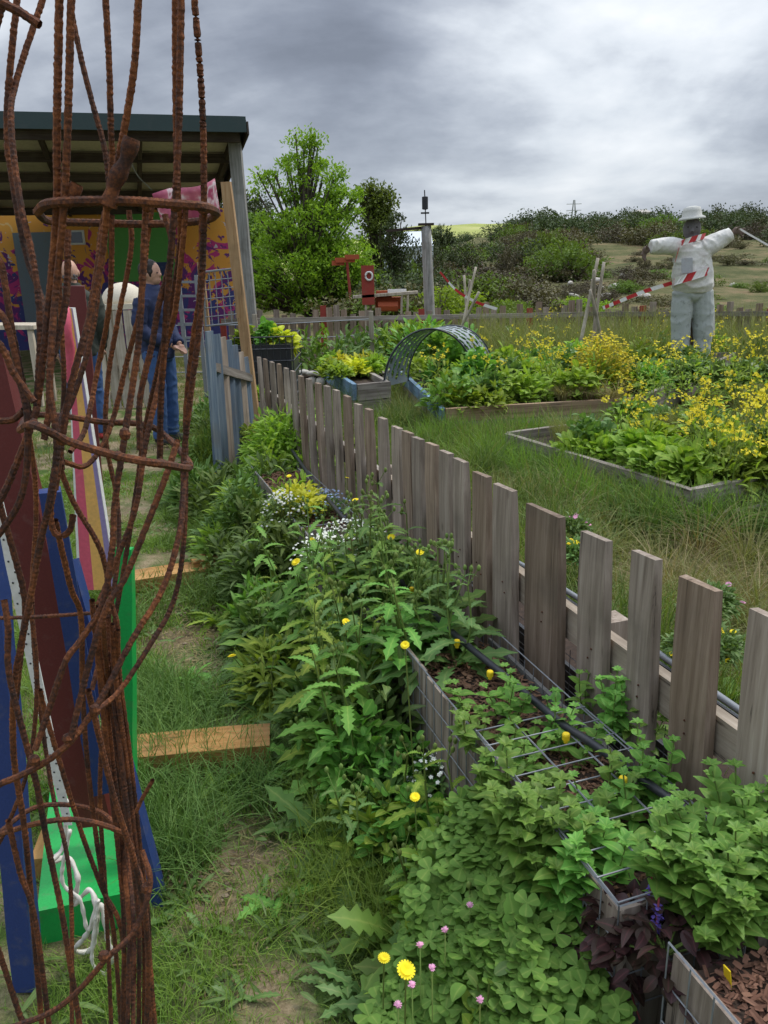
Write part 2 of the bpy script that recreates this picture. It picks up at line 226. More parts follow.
# ------------------------------------------------------------------ mesh kit
def nrm(a): return a/np.maximum(np.linalg.norm(a, axis=-1, keepdims=True), 1e-9)
class MB:
    def __init__(s): s.a = {}; s.v = []; s.q = []; s.n = 0; s.p = []; s.mi = []
    def add(s, v, q, mi=0):
        v = np.asarray(v, float).reshape(-1, 3); q = np.asarray(q, int).reshape(-1, 4)
        s.v.append(v); s.q.append(q + s.n); s.n += len(v); s.mi.append(np.full(len(q), mi, int)); return s
    def box(s, c, dx, dy, dz, R=None, taper=1., mi=0):
        a = np.array([[x,y,z] for z in (-1,1) for y in (-1,1) for x in (-1,1)], float)*np.array([dx,dy,dz])/2
        a[4:, :2] *= taper
        if R is not None: a = a @ np.asarray(R).T
        return s.add(a+np.asarray(c, float), [[0,2,3,1],[4,5,7,6],[0,1,5,4],[2,6,7,3],[0,4,6,2],[1,3,7,5]], mi)
    def plank(s, a, b, w, th, side, mi=0, j=0.):
        """board from a to b, width w along 'side', thickness th"""
        a = np.asarray(a, float); b = np.asarray(b, float); d = b-a; L = np.linalg.norm(d); d = d/L
        sd = np.asarray(side, float); sd = nrm(sd - d*np.dot(sd, d)); n = np.cross(d, sd)
        k = max(2, int(L/.12)+1); ts = np.linspace(0, 1, k); V = []
        for t in ts:
            c = a+(b-a)*t
            c0 = .0025 if t in (0, 1) else 0.
            for sx, sy in ((-1,-1),(1,-1),(1,1),(-1,1)):
                V.append(c+sd*sx*(w/2-c0)+n*sy*(th/2-c0)+(U(-1,1,3)*j if j else 0))
        q = [[4*i+e, 4*i+(e+1)%4, 4*i+4+(e+1)%4, 4*i+4+e] for i in range(k-1) for e in range(4)]
        q += [[3,2,1,0],[4*k-4,4*k-3,4*k-2,4*k-1]]
        return s.add(V, q, mi)
    def tube(s, P, r, sides=6, ell=None, mi=0, cap=True):
        P = np.array([np.asarray(p, float) for p in P]); m = len(P); r = np.broadcast_to(np.asarray(r, float), (m,))
        T = nrm(np.gradient(P, axis=0)); ref = np.array([0,0,1.]) if abs(T[:,2]).mean() < .85 else np.array([1.,0,0])
        A = nrm(np.cross(np.broadcast_to(ref, T.shape), T)); B = np.cross(T, A)
        an = np.arange(sides)*2*math.pi/sides; e = ell or (1, 1)
        V = P[:,None]+r[:,None,None]*(A[:,None]*np.cos(an)[None,:,None]*e[0]+B[:,None]*np.sin(an)[None,:,None]*e[1])
        i = np.arange(m-1)[:,None]*sides; k = np.arange(sides)[None]; k2 = (k+1)%sides
        q = np.stack([i+k, i+k2, i+sides+k2, i+sides+k], -1).reshape(-1,4)
        V = V.reshape(-1,3)
        if cap:
            V = np.vstack([V, P[0], P[-1]]); a, b = m*sides, m*sides+1; qq = []
            for j in range(0, sides, 2):
                qq.append([a, (j+2)%sides, (j+1)%sides, j]); o = (m-1)*sides; qq.append([b, o+j, o+(j+1)%sides, o+(j+2)%sides])
            if sides % 2 == 0: q = np.vstack([q, qq])
        return s.add(V, q, mi)
    def ball(s, c, r, seg=12, rings=8, R=None, mi=0):
        r = np.broadcast_to(np.asarray(r, float), (3,)); th = np.linspace(.08, math.pi-.08, rings); ph = np.arange(seg)*2*math.pi/seg
        V = np.stack([np.sin(th)[:,None]*np.cos(ph), np.sin(th)[:,None]*np.sin(ph), np.cos(th)[:,None]*np.ones(seg)], -1).reshape(-1,3)*r
        if R is not None: V = V @ np.asarray(R).T
        i = np.arange(rings-1)[:,None]*seg; k = np.arange(seg)[None]; k2 = (k+1)%seg
        q = np.stack([i+k, i+seg+k, i+seg+k2, i+k2], -1).reshape(-1,4)
        V = np.vstack([V, [[0,0,r[2]*1.0],[0,0,-r[2]*1.0]]] if R is None else [V, (np.array([[0,0,r[2]],[0,0,-r[2]]]) @ np.asarray(R).T)])
        a = rings*seg; qq = []
        for j in range(0, seg, 2):
            qq.append([a, j, (j+1)%seg, (j+2)%seg]); o = (rings-1)*seg; qq.append([a+1, o+(j+2)%seg, o+(j+1)%seg, o+j])
        return s.add(V+np.asarray(c, float), np.vstack([q, qq]), mi)
    def leaf(s, P, Dr, Up, L, Wd, prof, droop=.3, fold=.25, mi=0):
        P = np.atleast_2d(P); n = len(P); Dr = nrm(np.broadcast_to(Dr, (n,3)).astype(float)); Up = np.broadcast_to(Up, (n,3)).astype(float)
        Sd = nrm(np.cross(Dr, Up)); Nn = np.cross(Sd, Dr); L = np.broadcast_to(L, (n,))[:,None,None]; Wd = np.broadcast_to(Wd, (n,))[:,None,None]
        dr = np.broadcast_to(droop, (n,))[:,None,None]
        pr = np.asarray(prof, float); k = len(pr); t = pr[:,0][None,:,None]; w = pr[:,1][None,:,None]
        C = P[:,None]+Dr[:,None]*L*t*(1-.25*np.abs(dr)*t)-Nn[:,None]*dr*L*t*t
        l = C-Sd[:,None]*Wd*w+Nn[:,None]*fold*Wd*w; r = C+Sd[:,None]*Wd*w+Nn[:,None]*fold*Wd*w
        V = np.stack([l, C, r], 2).reshape(-1,3); s.a[len(s.v)] = np.tile([0.,1.,0.], n*k)
        b = (np.arange(n)*k*3)[:,None,None]; i = (np.arange(k-1)*3)[None,:,None]; e = np.arange(2)[None,None]
        o = b+i+e; q = np.stack([o, o+1, o+4, o+3], -1).reshape(-1,4)
        return s.add(V, q, mi)
    def blade(s, P, Dr, L, Wd, lean, segs=4, mi=0):
        """grass blades: P base, Dr horizontal lean direction"""
        n = len(P); L = np.broadcast_to(L, (n,))[:,None,None]; Wd = np.broadcast_to(Wd, (n,))[:,None,None]; le = np.broadcast_to(lean, (n,))[:,None,None]
        t = np.linspace(0, 1, segs)[None,:,None]; up = np.array([0,0,1.])
        an = U(0, 2*math.pi, n); Sd = np.stack([np.cos(an), np.sin(an), np.zeros(n)], -1)[:,None]
        z = np.clip(t-le*.55*t**2.2, None, 1)
        C = P[:,None]+up*L*z+Dr[:,None]*L*le*t**1.9
        w = Wd*(1-t**1.6*.93)/2
        V = np.stack([C-Sd*w, C+Sd*w], 2).reshape(-1,3); b = (np.arange(n)*segs*2)[:,None]; i = (np.arange(segs-1)*2)[None]
        o = b+i; q = np.stack([o, o+1, o+3, o+2], -1).reshape(-1,4); return s.add(V, q, mi)
    def mesh(s, name, mats, off=(0,0,0), smooth=True):
        v = (np.vstack(s.v)-np.asarray(off)).astype(np.float32); q = np.vstack(s.q).astype(np.int32)
        me = bpy.data.meshes.new(name); me.vertices.add(len(v)); me.vertices.foreach_set('co', v.ravel())
        me.loops.add(q.size); me.loops.foreach_set('vertex_index', q.ravel()); me.polygons.add(len(q))
        me.polygons.foreach_set('loop_start', np.arange(0, q.size, 4, dtype=np.int32))
        me.polygons.foreach_set('material_index', np.concatenate(s.mi).astype(np.int32)); 
        me.polygons.foreach_set('use_smooth', np.full(len(q), bool(smooth)))
        me.update(calc_edges=True); me.validate()
        if s.a:
            at = me.attributes.new('rib', 'FLOAT', 'POINT'); at.data.foreach_set('value', np.concatenate([s.a.get(i, np.zeros(len(b))) for i, b in enumerate(s.v)]).astype(np.float32))
        for m in ([mats] if isinstance(mats, str) else mats): me.materials.append(MATS[m])
        return me
    def build(s, name, mats, parent=None, smooth=False, loc=None):
        if not s.v: return None
        off = np.array(parent['_o'] if parent is not None else (loc if loc is not None else (0,0,0)), float)
        po = np.array(loc, float) if loc is not None else off
        ob = bpy.data.objects.new(name, s.mesh(name, mats, po, smooth)); COL.objects.link(ob)
        ob['_o'] = list(map(float, po))
        if parent is not None: ob.parent = parent; ob.location = tuple(po-off)
        else: ob.location = tuple(po)
        return ob
def thing(name, label, cat, loc=(0,0,0), group=None):
    o = bpy.data.objects.new(name, None); COL.objects.link(o); o.location = tuple(map(float, loc)); o['_o'] = list(map(float, loc))
    o.empty_display_size = .1; return tag(o, label, cat, group)
def tag(o, label=None, cat=None, group=None, kind=None):
    for k, x in (('label',label),('category',cat),('group',group),('kind',kind)):
        if x: o[k] = x
    return o
def dup(root, loc, rz=0., sc=1., label=None):
    def cp(o, par):
        c = o.copy(); COL.objects.link(c); c.parent = par
        for ch in o.children: cp(ch, c)
        return c
    r = cp(root, None); r.location = tuple(map(float, loc)); r.rotation_euler = (0,0,rz); r.scale = (sc,)*3 if np.isscalar(sc) else sc
    if label: r['label'] = label
    return r
def cat_rom(P, step=.02):
    P = np.asarray(P, float); P = np.vstack([2*P[0]-P[1], P, 2*P[-1]-P[-2]]); out = []
    for i in range(1, len(P)-2):
        a, b, c, d = P[i-1:i+3]; n = max(2, int(np.linalg.norm(c-b)/step)); t = np.linspace(0, 1, n, endpoint=False)[:,None]
        out.append(.5*((2*b)+(-a+c)*t+(2*a-5*b+4*c-d)*t*t+(-a+3*b-3*c+d)*t**3))
    return np.vstack(out+[P[-2][None]])
def remeshed(mb, name, mat, parent, vox, sm=2):
    o = mb.build(name, mat, parent, True); m = o.modifiers.new('r', 'REMESH'); m.mode = 'VOXEL'; m.voxel_size = vox; m.use_smooth_shade = True
    m2 = o.modifiers.new('s', 'SMOOTH'); m2.iterations = sm; m2.factor = .6
    dg = bpy.context.evaluated_depsgraph_get(); me = bpy.data.meshes.new_from_object(o.evaluated_get(dg)); o.modifiers.clear(); o.data = me
    return o
def wrinkle(o, amp, sc, seed=0):
    me = o.data; n = len(me.vertices); co = np.empty(n*3); me.vertices.foreach_get('co', co); co = co.reshape(-1,3); no = np.array([v.normal[:] for v in me.vertices])
    a = (co[:,0]*.7+co[:,1]*.5)*sc+seed; b = co[:,2]*sc; w = 1-np.abs(2*vnoise(a+b*.6, b-a*.35, 1., seed)-1)*1.6; w2 = 1-np.abs(2*vnoise(a*2.1-b*1.3, b*1.1+a, 1., seed+3)-1)*1.6
    co += no*(w*amp+w2*amp*.5)[:,None]; me.vertices.foreach_set('co', co.ravel()); me.update(); return o
def vnoise(x, y, sc, seed=0):
    x = np.asarray(x)*sc+seed*17.3; y = np.asarray(y)*sc+seed*7.7; xi = np.floor(x).astype(int); yi = np.floor(y).astype(int); fx = sstep(x-xi); fy = sstep(y-yi)
    hsh = lambda a, b: ((np.sin(a*127.1+b*311.7+seed)*43758.5453) % 1)
    return (hsh(xi,yi)*(1-fx)+hsh(xi+1,yi)*fx)*(1-fy)+(hsh(xi,yi+1)*(1-fx)+hsh(xi+1,yi+1)*fx)*fy
def rotz(a): c, s_ = math.cos(a), math.sin(a); return np.array([[c,-s_,0],[s_,c,0],[0,0,1]])
def sstep(x): x = np.clip(x, 0, 1); return x*x*(3-2*x)
# ------------------------------------------------------------------ terrain
def terrain(x, y):
    x = np.asarray(x, float); y = np.asarray(y, float)
    h = .012*np.sin(x*3.1+y*1.7)+.010*np.sin(x*7.3-y*5.1)
    r = sstep((x+2)/14.)
    h = h + (3.5*r+.5)*sstep((y-17)/(70.+10*np.sin(x*.05)))*np.where(y > 0, 1, 0)
    h = h + .5*sstep((y-14)/8)*np.sin(x*.4+1)*np.sin(y*.33)*.6
    h = h + (9.5+2*np.sin(x*.011+.9))*sstep((y-110)/220.)*(1-.75*sstep((np.abs(x-40)-190)/300))
    h = h - 20*sstep((y-420)/500)
    return h
ys = np.concatenate([np.linspace(-40, 0, 14)[:-1], np.linspace(0, 20, 90)[:-1], np.linspace(20, 120, 90)[:-1], np.geomspace(120, 4000, 60)])
xs0 = np.sinh(np.linspace(-4.6, 4.6, 150)); xs0 = xs0/xs0.max()*3500
XX, YY = np.meshgrid(xs0, ys); V = np.stack([XX, YY, terrain(XX, YY)], -1).reshape(-1,3); nx = len(xs0)
i = np.arange(len(ys)-1)[:,None]*nx; j = np.arange(nx-1)[None]; q = np.stack([i+j, i+j+1, i+nx+j+1, i+nx+j], -1).reshape(-1,4)
tag(MB().add(V, q).build('ground', 'ground', smooth=True), kind='structure')

# fence frame: position = Q0 + s*FD + l*FN
FD = np.array([-.316,.949,0]); FD = FD/np.linalg.norm(FD); FN = np.array([FD[1], -FD[0], 0]); L0 = 1.066
def FP(l, s, z=0.): return FN*l+FD*s+np.array([0,0,z])
def fence_hit(u, v, l=L0):
    r = ray(u, v); C0 = np.array([0,0,CH]); t = (l-np.dot(C0, FN))/np.dot(r, FN); return C0+r*t
UPV = np.array([0,0,1.])
# ------------------------------------------------------------------ picket fence
tops = [(259,357,8),(265,359,8),(272,362,8),(279,364,8),(286,368,8),(293,371,8),(301,376,8),(309,379,9),(318,383,9),(327,386,10),(336,390,10),(347,396,11),(358,404,12),(369,409,14),(383,418,14),(397,427,15),(408,432,13),(418,438,14),(432,444,15),(446,452,16),(461,460,18),(482,474,22),(505,487,24),(545,510,40),(596,536,33),(647,555,33),(700,583,47),(772,616,50)]
fence = thing('picket_fence', 'weathered grey timber picket fence running diagonally behind the long planters', 'fence', FP(L0, 3.))
for k, (u, v, w) in enumerate(tops):
    w0 = w
    a = fence_hit(u-w/2, v); b = fence_hit(u+w/2, v); c = fence_hit(u, v); wd = (np.interp(u, [260,340,400,470,500], [.085,.085,.09,.10,.125]) if u < 500 else min(np.dot(b-a, FD)*-1, .22)-.022)*U(.92,1.06)
    tl = .045+.01*U(-1,1) if u > 400 else .03+.02*U(-1,1)   # the row leans a little
    top = c; bot = np.array([c[0], c[1], .04])-FD*0+FD*(-tl*(c[2]-.04))
    m = MB(); m.plank(bot, top, wd, .024, FD, j=.0012)
    m.build('picket', ['picket_wood','picket_brown'][k%5 in (1,3)], fence, loc=bot)
a, b = FP(L0+.035, .75, .56), FP(L0+.035, 5.9, .60)
fr = MB(); fr.plank(a, b, .09, .028, UPV)
def orient_build(mb_fn, a, b, name, mat, parent):
    """board with local x along its length so the grain follows it"""
    a = np.asarray(a, float); b = np.asarray(b, float); d = b-a; L = np.linalg.norm(d); d = d/L
    mb = MB(); mb_fn(mb, L); po = np.array(parent['_o']) if parent is not None else np.zeros(3)
    ob = bpy.data.objects.new(name, mb.mesh(name, mat, (0,0,0), False)); COL.objects.link(ob)
    sd = nrm(np.cross(UPV, d)); up = np.cross(d, sd)
    M = Matrix(((d[0],sd[0],up[0],a[0]-po[0]),(d[1],sd[1],up[1],a[1]-po[1]),(d[2],sd[2],up[2],a[2]-po[2]),(0,0,0,1)))
    if parent is not None: ob.parent = parent
    ob.matrix_local = M; ob['_o'] = list(map(float, a)); return ob
def board(a, b, w, th, name, mat, parent=None, j=.0012):   # w vertical
    return orient_build(lambda m, L: m.plank((0,0,0), (L,0,0), w, th, (0,0,1), j=j), a, b, name, mat, parent)
board(a, (a+b)/2-FD*.002, .09, .028, 'rail', 'rail_wood', fence); board((a+b)/2+FD*.002, b, .09, .028, 'rail', 'bed_wood', fence)
board(FP(L0+.035,.75,.2), FP(L0+.035,5.9,.2), .09, .028, 'rail', 'bed_wood', fence)
for s_ in (1.62, 3.4, 5.2):
    p_ = FP(L0+.085, s_, 0); m = MB(); m.plank(p_+UPV*-.1, p_+UPV*.62, .07, .07, FD); m.build('post', 'picket_wood', fence, loc=p_)
m = MB()                                    # wire netting stapled low behind the pickets
for s_ in np.arange(.8, 5.8, .05): m.tube([FP(L0+.018, s_, .05), FP(L0+.018, s_, .5)], .0012, 3, cap=False)
for z_ in np.arange(.08, .5, .05): m.tube([FP(L0+.018, .8, z_), FP(L0+.018, 5.8, z_)], .0012, 3, cap=False)
m.build('wire_netting', 'dark_metal', fence)
# taller blue weathered stretch to the left of the far end
bf = thing('picket_fence', 'faded blue and grey upright boards left of the leaning timber', 'fence', D(225,400,5.6)*[1,1,0])
for k, (u, vt, vb, y) in enumerate([(209,331,405,5.3),(216,334,398,5.45),(222,337,392,5.65),(228,340,388,5.85),(234,345,384,6.05),(240,352,382,6.25),(245,357,380,6.4)]):
    top = D(u, vt, y); bot = D(u+3, vb, y); bot[2] = 0.02; m = MB(); m.plank(bot, top, .075, .02, (.45,.9,0), j=.001)
    m.build('picket', ['blue_picket','blue_picket','picket_wood'][k%3], bf, loc=bot)
a, b = D(209,352,5.33), D(247,366,6.45); board(a-[0,0,.1]+FN*.03, b-[0,0,.1]+FN*.03, .06, .02, 'rail', 'bed_wood', bf)
# ------------------------------------------------------------------ planters along the fence
def wire_box(name, label, l0, l1, s0, s1, z0, z1, lid=None, front=True):
    t = thing(name, label, 'planter', FP((l0+l1)/2, (s0+s1)/2), 'long wire planters along the fence')
    for (aa, bb) in (((l0,s0),(l0,s1)), ((l0,s0),(l1,s0))):
        A, B = FP(*aa, 0), FP(*bb, 0); w = MB(); n = max(2, int(np.linalg.norm(B-A)/.05)); d = (B-A)/n
        for i in range(n+1): w.tube([A+d*i+UPV*z0, A+d*i+UPV*z1], .0016, 4, cap=False)
        for z in np.linspace(z0, z1, 6): w.tube([A+UPV*z, B+UPV*z], .0022 if z == z1 else .0016, 4, cap=False)
        w.build('wire_side', 'galv', t)
        inn = nrm(np.cross(UPV, B-A)); 
        if aa == (l0,s0) and bb == (l0,s1): off = FN*.012
        else: off = FD*.012
        L = np.linalg.norm(B-A); k = max(1, int(L/.16)); 
        for i in range(k):
            p0 = A+(B-A)*(i+.5)/k+off; m = MB(); m.plank(p0+UPV*(z0), p0+UPV*(z1-.012-U(0,.012)), L/k-.006, .014, (B-A)/L, j=.001); m.build('side_board', 'picket_wood', t, loc=p0)
    m = MB(); m.plank(FP(l1,s0,(z0+z1)/2-.02), FP(l1,s1,(z0+z1)/2-.02), z1-z0-.04, .012, UPV); m.build('back_board', 'geo_cloth', t)
    w = MB(); w.tube([FP(l1,s0,z1), FP(l1,s1,z1)], .0022, 4); w.tube([FP(l1,s0,z1-.05), FP(l1,s1,z1-.05)], .0018, 4)
    for s_ in np.arange(s0, s1, .05): w.tube([FP(l1-.009,s_,z1-.15), FP(l1-.009,s_,z1)], .0014, 4, cap=False)
    w.build('wire_side', 'galv', t)
    # soil with mulch chips
    g = MB(); nu, nv = 8, int((s1-s0)/.05)+2; pts = []
    for a_ in np.linspace(l0+.022, l1-.01, nu):
        for b_ in np.linspace(s0+.02, s1-.02, nv): pts.append(FP(a_, b_, z1-.055+U(-.008,.008)))
    i = np.arange(nu-1)[:,None]*nv; j = np.arange(nv-1)[None]; g.add(pts, np.stack([i+j, i+j+1, i+nv+j+1, i+nv+j], -1).reshape(-1,4))
    g.build('soil', 'mulch_base', t, True)
    n = int((s1-s0)*(l1-l0)*11000); P = np.array([FP(l_, s_, z_) for l_, s_, z_ in zip(U(l0+.03,l1-.02,n), U(s0+.03,s1-.03,n), U(z1-.06,z1-.04,n))])
    c = MB(); an = U(0,6.28,n); dr = np.stack([np.cos(an), np.sin(an), U(-.35,.35,n)], -1); c.leaf(P, dr, UPV+U(-.5,.5,(n,3)), U(.008,.03,n), U(.0015,.005,n), [(0,.8),(.5,1),(1,.7)], 0, .3)
    tag(c.build('mulch', 'mulch', t), kind='stuff')
    if lid:
        w = MB(); a0, a1 = lid
        for l_ in np.linspace(l0, l1, 4): w.tube(cat_rom([FP(l_,a0,z1+.004), FP(l_,(a0+a1)/2,z1+.012), FP(l_,a1,z1+.006)],.1), .0022, 5)
        for s_ in np.arange(a0, a1+.001, .0625): w.tube([FP(l0-.004,s_,z1+.009), FP(l1,s_,z1+.011)], .0018, 5)
        w.build('wire_lid', 'galv', t)
    return t
m_, t_, p_, o_ = newmat('mulch_base'); r_ = ramp(t_, [(.3,(.018,.011,.008)),(.6,(.05,.03,.019)),(.8,(.11,.07,.045))]); t_.links.new(noise(t_, 60, 6, objvec(t_, rnd=False), .7), r_.inputs[0]); t_.links.new(r_.outputs[0], p_.inputs['Base Color']); p_.inputs['Roughness'].default_value = .95; MATS['mulch_base'] = m_
ZB = .45
wire_box('wire_planter', 'wire and board planter of bark mulch under a steel grid, full of mint', .712, 1.0, .93, 2.02, .06, ZB, (.93, 1.52))
nb = wire_box('wire_planter', 'bare wire planter cut off by the bottom right corner, with a yellow tag', .735, 1.02, .15, .83, .06, ZB+.01)
m = MB(); m.plank(G(727,968,.44), G(729,998,.38), .02, .003, FD); m.build('tag', 'yellow_plastic', nb)
wire_box('wire_planter', 'far wire planter hidden in herbs before the middle pickets', .72, 1.0, 2.06, 3.3, .04, ZB-.04)
wire_box('wire_planter', 'farthest wire planter, by the bright green bush', .72, 1.0, 3.34, 4.6, .04, ZB-.05)
pp = cat_rom([G(*p[:2], p[2]) for p in [(262,402,.44),(300,462,.43),(345,520,.45),(395,575,.46),(450,630,.47),(505,676,.475),(560,722,.47),(590,742,.472),(660,792,.475),(735,843,.475),(800,890,.47),(870,935,.46)]], .02)
ip = thing('irrigation_pipe', 'black irrigation hose with yellow drippers along the foot of the pickets', 'hose', pp[40]*[1,1,1])
m = MB(); m.tube(pp, .0095, 10); m.build('hose', 'black_plastic', ip, True)
for (u, v) in [(457,643),(490,674),(566,737),(623,781),(704,838),(412,590)]:
    c = G(u, v, .487); m = MB(); m.tube([c-UPV*.014, c-UPV*.006], .005, 8); m.tube([c-UPV*.006, c+UPV*.006, c+UPV*.009], [.0085,.009,.0075], 12); m.build('dripper', 'yellow_plastic', ip, False)
# dark lined planter standing just behind the near pickets
bp = thing('lined_planter', 'dark cloth lined planter standing behind the near pickets, holding pink and yellow flowers', 'planter', FP(1.27, 1.7))
for (aa, bb) in (((1.15,.75),(1.15,2.5)), ((1.40,.75),(1.40,2.5)), ((1.15,.75),(1.40,.75)), ((1.15,2.5),(1.40,2.5))):
    m = MB(); m.plank(FP(*aa,.20), FP(*bb,.20), .38, .012, UPV); m.build('cloth_side', 'black_plastic', bp); w = MB()
    for z_ in np.arange(.04,.42,.06): w.tube([FP(*aa,z_)-FN*.009, FP(*bb,z_)-FN*.009], .0015, 4, cap=False)
    w.build('wire_side', 'galv', bp)
m = MB(); m.add([FP(1.16,.76,.36), FP(1.39,.76,.36), FP(1.39,2.49,.36), FP(1.16,2.49,.36)], [[0,1,2,3]]); m.build('soil', 'mulch_base', bp)
pp2 = cat_rom([FP(1.38,.7,.42), FP(1.36,1.4,.44), FP(1.38,2.2,.43), FP(1.36,3.2,.38)], .05); m = MB(); m.tube(pp2, .0095, 8); tag(m.build('hose', 'galv', None, True, loc=pp2[0]), 'second grey hose lying behind the near pickets', 'hose')
# ------------------------------------------------------------------ raised beds
def bed(label, pts, z, h, mats, thick=.045, extra=None):
    t = thing('raised_bed', label, 'raised bed', (*np.mean(pts, axis=0)[:2], 0))
    pts = list(pts); npt = len(pts)
    for i in range(npt):
        a = np.array([pts[i][0], pts[i][1], z-h/2]); b = np.array([pts[(i+1)%npt][0], pts[(i+1)%npt][1], z-h/2]); d = nrm(b-a)
        n = 2 if h > .2 else 1
        for k in range(n): 
            zz = z-h*(k+.5)/n
            board(np.array([a[0],a[1],zz])+d*.024, np.array([b[0],b[1],zz])-d*.024*(1 if i%2 else -1)*.9, h/n-.006, thick, 'side_board', mats[i] if k == 0 else 'bed_wood', t)
        q_ = MB(); q_.plank((b[0],b[1],z-h), (b[0],b[1],z-.01), .05, .05, (1,0,0)); 
    P = [np.array(p[:2]) for p in pts]; m = MB()
    c = np.mean(P, axis=0); ring = [np.array([*(p+(c-p)*.02), z-.07]) for p in P]
    if len(ring) == 4: m.add(ring, [[0,1,2,3]])
    else: m.add(ring[:4], [[0,1,2,3]])
    m.build('soil', 'mulch_base', t); return t
# right bed
A0, A1, A2 = G(505,432,.28), G(690,488,.28), G(742,497,.28)
dA = nrm(A1-A0); nA = np.array([dA[1]*-1, dA[0], 0])
bed('low grey plank bed nearest the fence on the right, brimming with yellow flowered greens', [A0[:2], A1[:2], A1[:2]+nA[:2]*1.6, A0[:2]+nA[:2]*1.6], .28, .25, ['bed_wood']*4)
m = MB(); 
board(A1+nA*0+dA*.10-UPV*.18, A1+nA*.75+dA*.14-UPV*.18, .1, .04, 'plank', 'bed_wood', None); pl = bpy.context.scene.objects['plank']; tag(pl, 'loose grey plank lying at the near corner of the right hand bed', 'plank')
B0, B1, B2 = G(443,408,.35), G(385,386,.35), G(640,397,.35)
B3 = G(790,372,.35)
bed('brown plank bed with one blue end board, under the perforated arch', [B0[:2], B2[:2]+(B3-B0)[:2]*0, B3[:2]+[.3,2.], B1[:2]+[.2,1.2]], .35, .24, ['bed_brown','bed_wood','bed_wood','bed_blue'])
C0, C1, C2 = G(355,384,.4), G(320,362,.4), G(388,381,.4)
bed('small bed with faded blue front board beside the far pickets', [C0[:2], C2[:2], C2[:2]+(C1-C0)[:2], C1[:2]], .4, .34, ['bed_wood','bed_wood','bed_wood','bed_blue'])
# bed edged with pale stones
st = thing('stone_edged_bed', 'bed edged with pale flat stones behind the blue fronted bed', 'raised bed', D(340,356,9.6)*[1,1,0])
for k in range(11):
    c = D(303+8.2*k, 357+.3*U(-1,1), 9.5+.15*U(-1,1)); c[2] = .32; m = MB(); m.ball(c, (.07+.02*U(0,1),.06,.03), 8, 5); m.ball(c-UPV*.1, (.06,.06,.07), 8, 5); m.build('stone', 'stone', st, True, loc=c)
c = D(345,362,9.7); m = MB(); m.box((c[0],10.0,.14), 1.05, .9, .28); m.build('soil', 'mulch_base', st)
# ------------------------------------------------------------------ perforated arch
def perf_arch():
    t = thing('perforated_arch', 'grey steel half arch cut with leaf shaped holes over the vegetable bed', 'garden arch', (D(385,384,8.2)*[1,1,0]))
    p0 = D(384,383,8.15); p1 = p0+np.array([.93,.12,0]); zb = p0[2]-.04
    c0 = (p0+p1)/2; ax = (p1-p0); ax[2] = 0; R = np.linalg.norm(ax)/2; ax = nrm(ax); dep = nrm(np.array([.55,.83,0.])); Wd = .46
    nu, nv = 190, 90; Hh = D(430,329,8.2)[2]-zb
    def P(a, w, r=0.): 
        return c0*[1,1,0]+ax*(-math.cos(a))*(R+r)+dep*w+UPV*(zb+math.sin(a)*(Hh+r))
    # jittered holes: separate discs left out of the sheet
    cen = []
    for i in range(18):
        for j in range(5): cen.append((.06+(i+.5*(j%2)+.5+U(-.1,.1))/18.5*(math.pi-.1), (j+.5+U(-.08,.08))/5*Wd, U(.036,.046), U(-.8,.8)))
    cen = np.array(cen); A = np.linspace(0, math.pi, nu+1); Wv = np.linspace(0, Wd, nv//2+1); keep = []
    V = np.array([P(a, w) for a in A for w in Wv]+[P(a, w, -.006) for a in A for w in Wv]); n2 = len(Wv); off = (nu+1)*n2; q = []
    solid = np.ones((nu, n2-1), bool)
    for i in range(nu):
        for j in range(n2-1):
            a = (A[i]+A[i+1])/2*1.0; w = (Wv[j]+Wv[j+1])/2
            if w < .02 or w > Wd-.02: continue
            dx = (a-cen[:,0])*R; dy = w-cen[:,1]; cs, sn = np.cos(cen[:,3]), np.sin(cen[:,3]); e = ((dx*cs+dy*sn)/cen[:,2])**2+((-dx*sn+dy*cs)/(cen[:,2]*.62))**2
            if (e < 1).any(): solid[i,j] = False
    for i in range(nu):
        for j in range(n2-1):
            if not solid[i,j]: continue
            a = i*n2+j; b = a+n2; q += [[a,b,b+1,a+1],[off+a,off+a+1,off+b+1,off+b]]
    MB().add(V, q).build('perforated_sheet', 'arch_metal', t)
    for w in (0, Wd): MB().tube([P(a, w) for a in np.linspace(0, math.pi, 50)], .011, 6).build('rim', 'dark_metal', t, True)
    return t
perf_arch()
# ------------------------------------------------------------------ far fence and things by it
ff = thing('picket_fence', 'far grey garden fence with red posts behind the beds', 'fence', (1,13,0)); xs = []
x = -2.6; k = 0
far_s = MB()
while x < 8.2:
    y = 13.2-.12*(x-2) if x < 3.2 else 13.06-.42*(x-3.2); hgt = .84+U(-.13,.08)
    base = np.array([x, y, float(terrain(x, y))]); kk = k % 13
    w = .10
    m = MB(); m.plank(base, base+UPV*hgt+np.array([U(-.02,.02),0,0]), w, .02, (1,0,0)); k += 1
    m.build('picket' if kk else 'post', 'red_paint' if not kk else ['picket_wood','picket_brown'][k%2], ff, loc=base) if k < 98 else None
    x += .118+.03*U(0,1)**2
board((-2.6,13.62,.7),(3.2,12.93,.7),.07,.03,'rail','bed_wood',ff); board((3.2,12.99,.7),(8.2,10.89,.7),.07,.03,'rail','bed_wood',ff)
def poles(label, pts, r, mat='stick_wood', name='pole_tripod', cat='bean poles'):
    base = np.mean([p[1] for p in pts], axis=0)*[1,1,0]; t = thing(name, label, cat, base)
    for a, b in pts:
        a = np.array(a); b = np.array(b); m = MB(); P = cat_rom([a, (a+b)/2+U(-.015,.015,3), b], .1); m.tube(P, np.linspace(r*.8, r, len(P)), 6); m.build('pole', mat, t, True, loc=b)
    return t
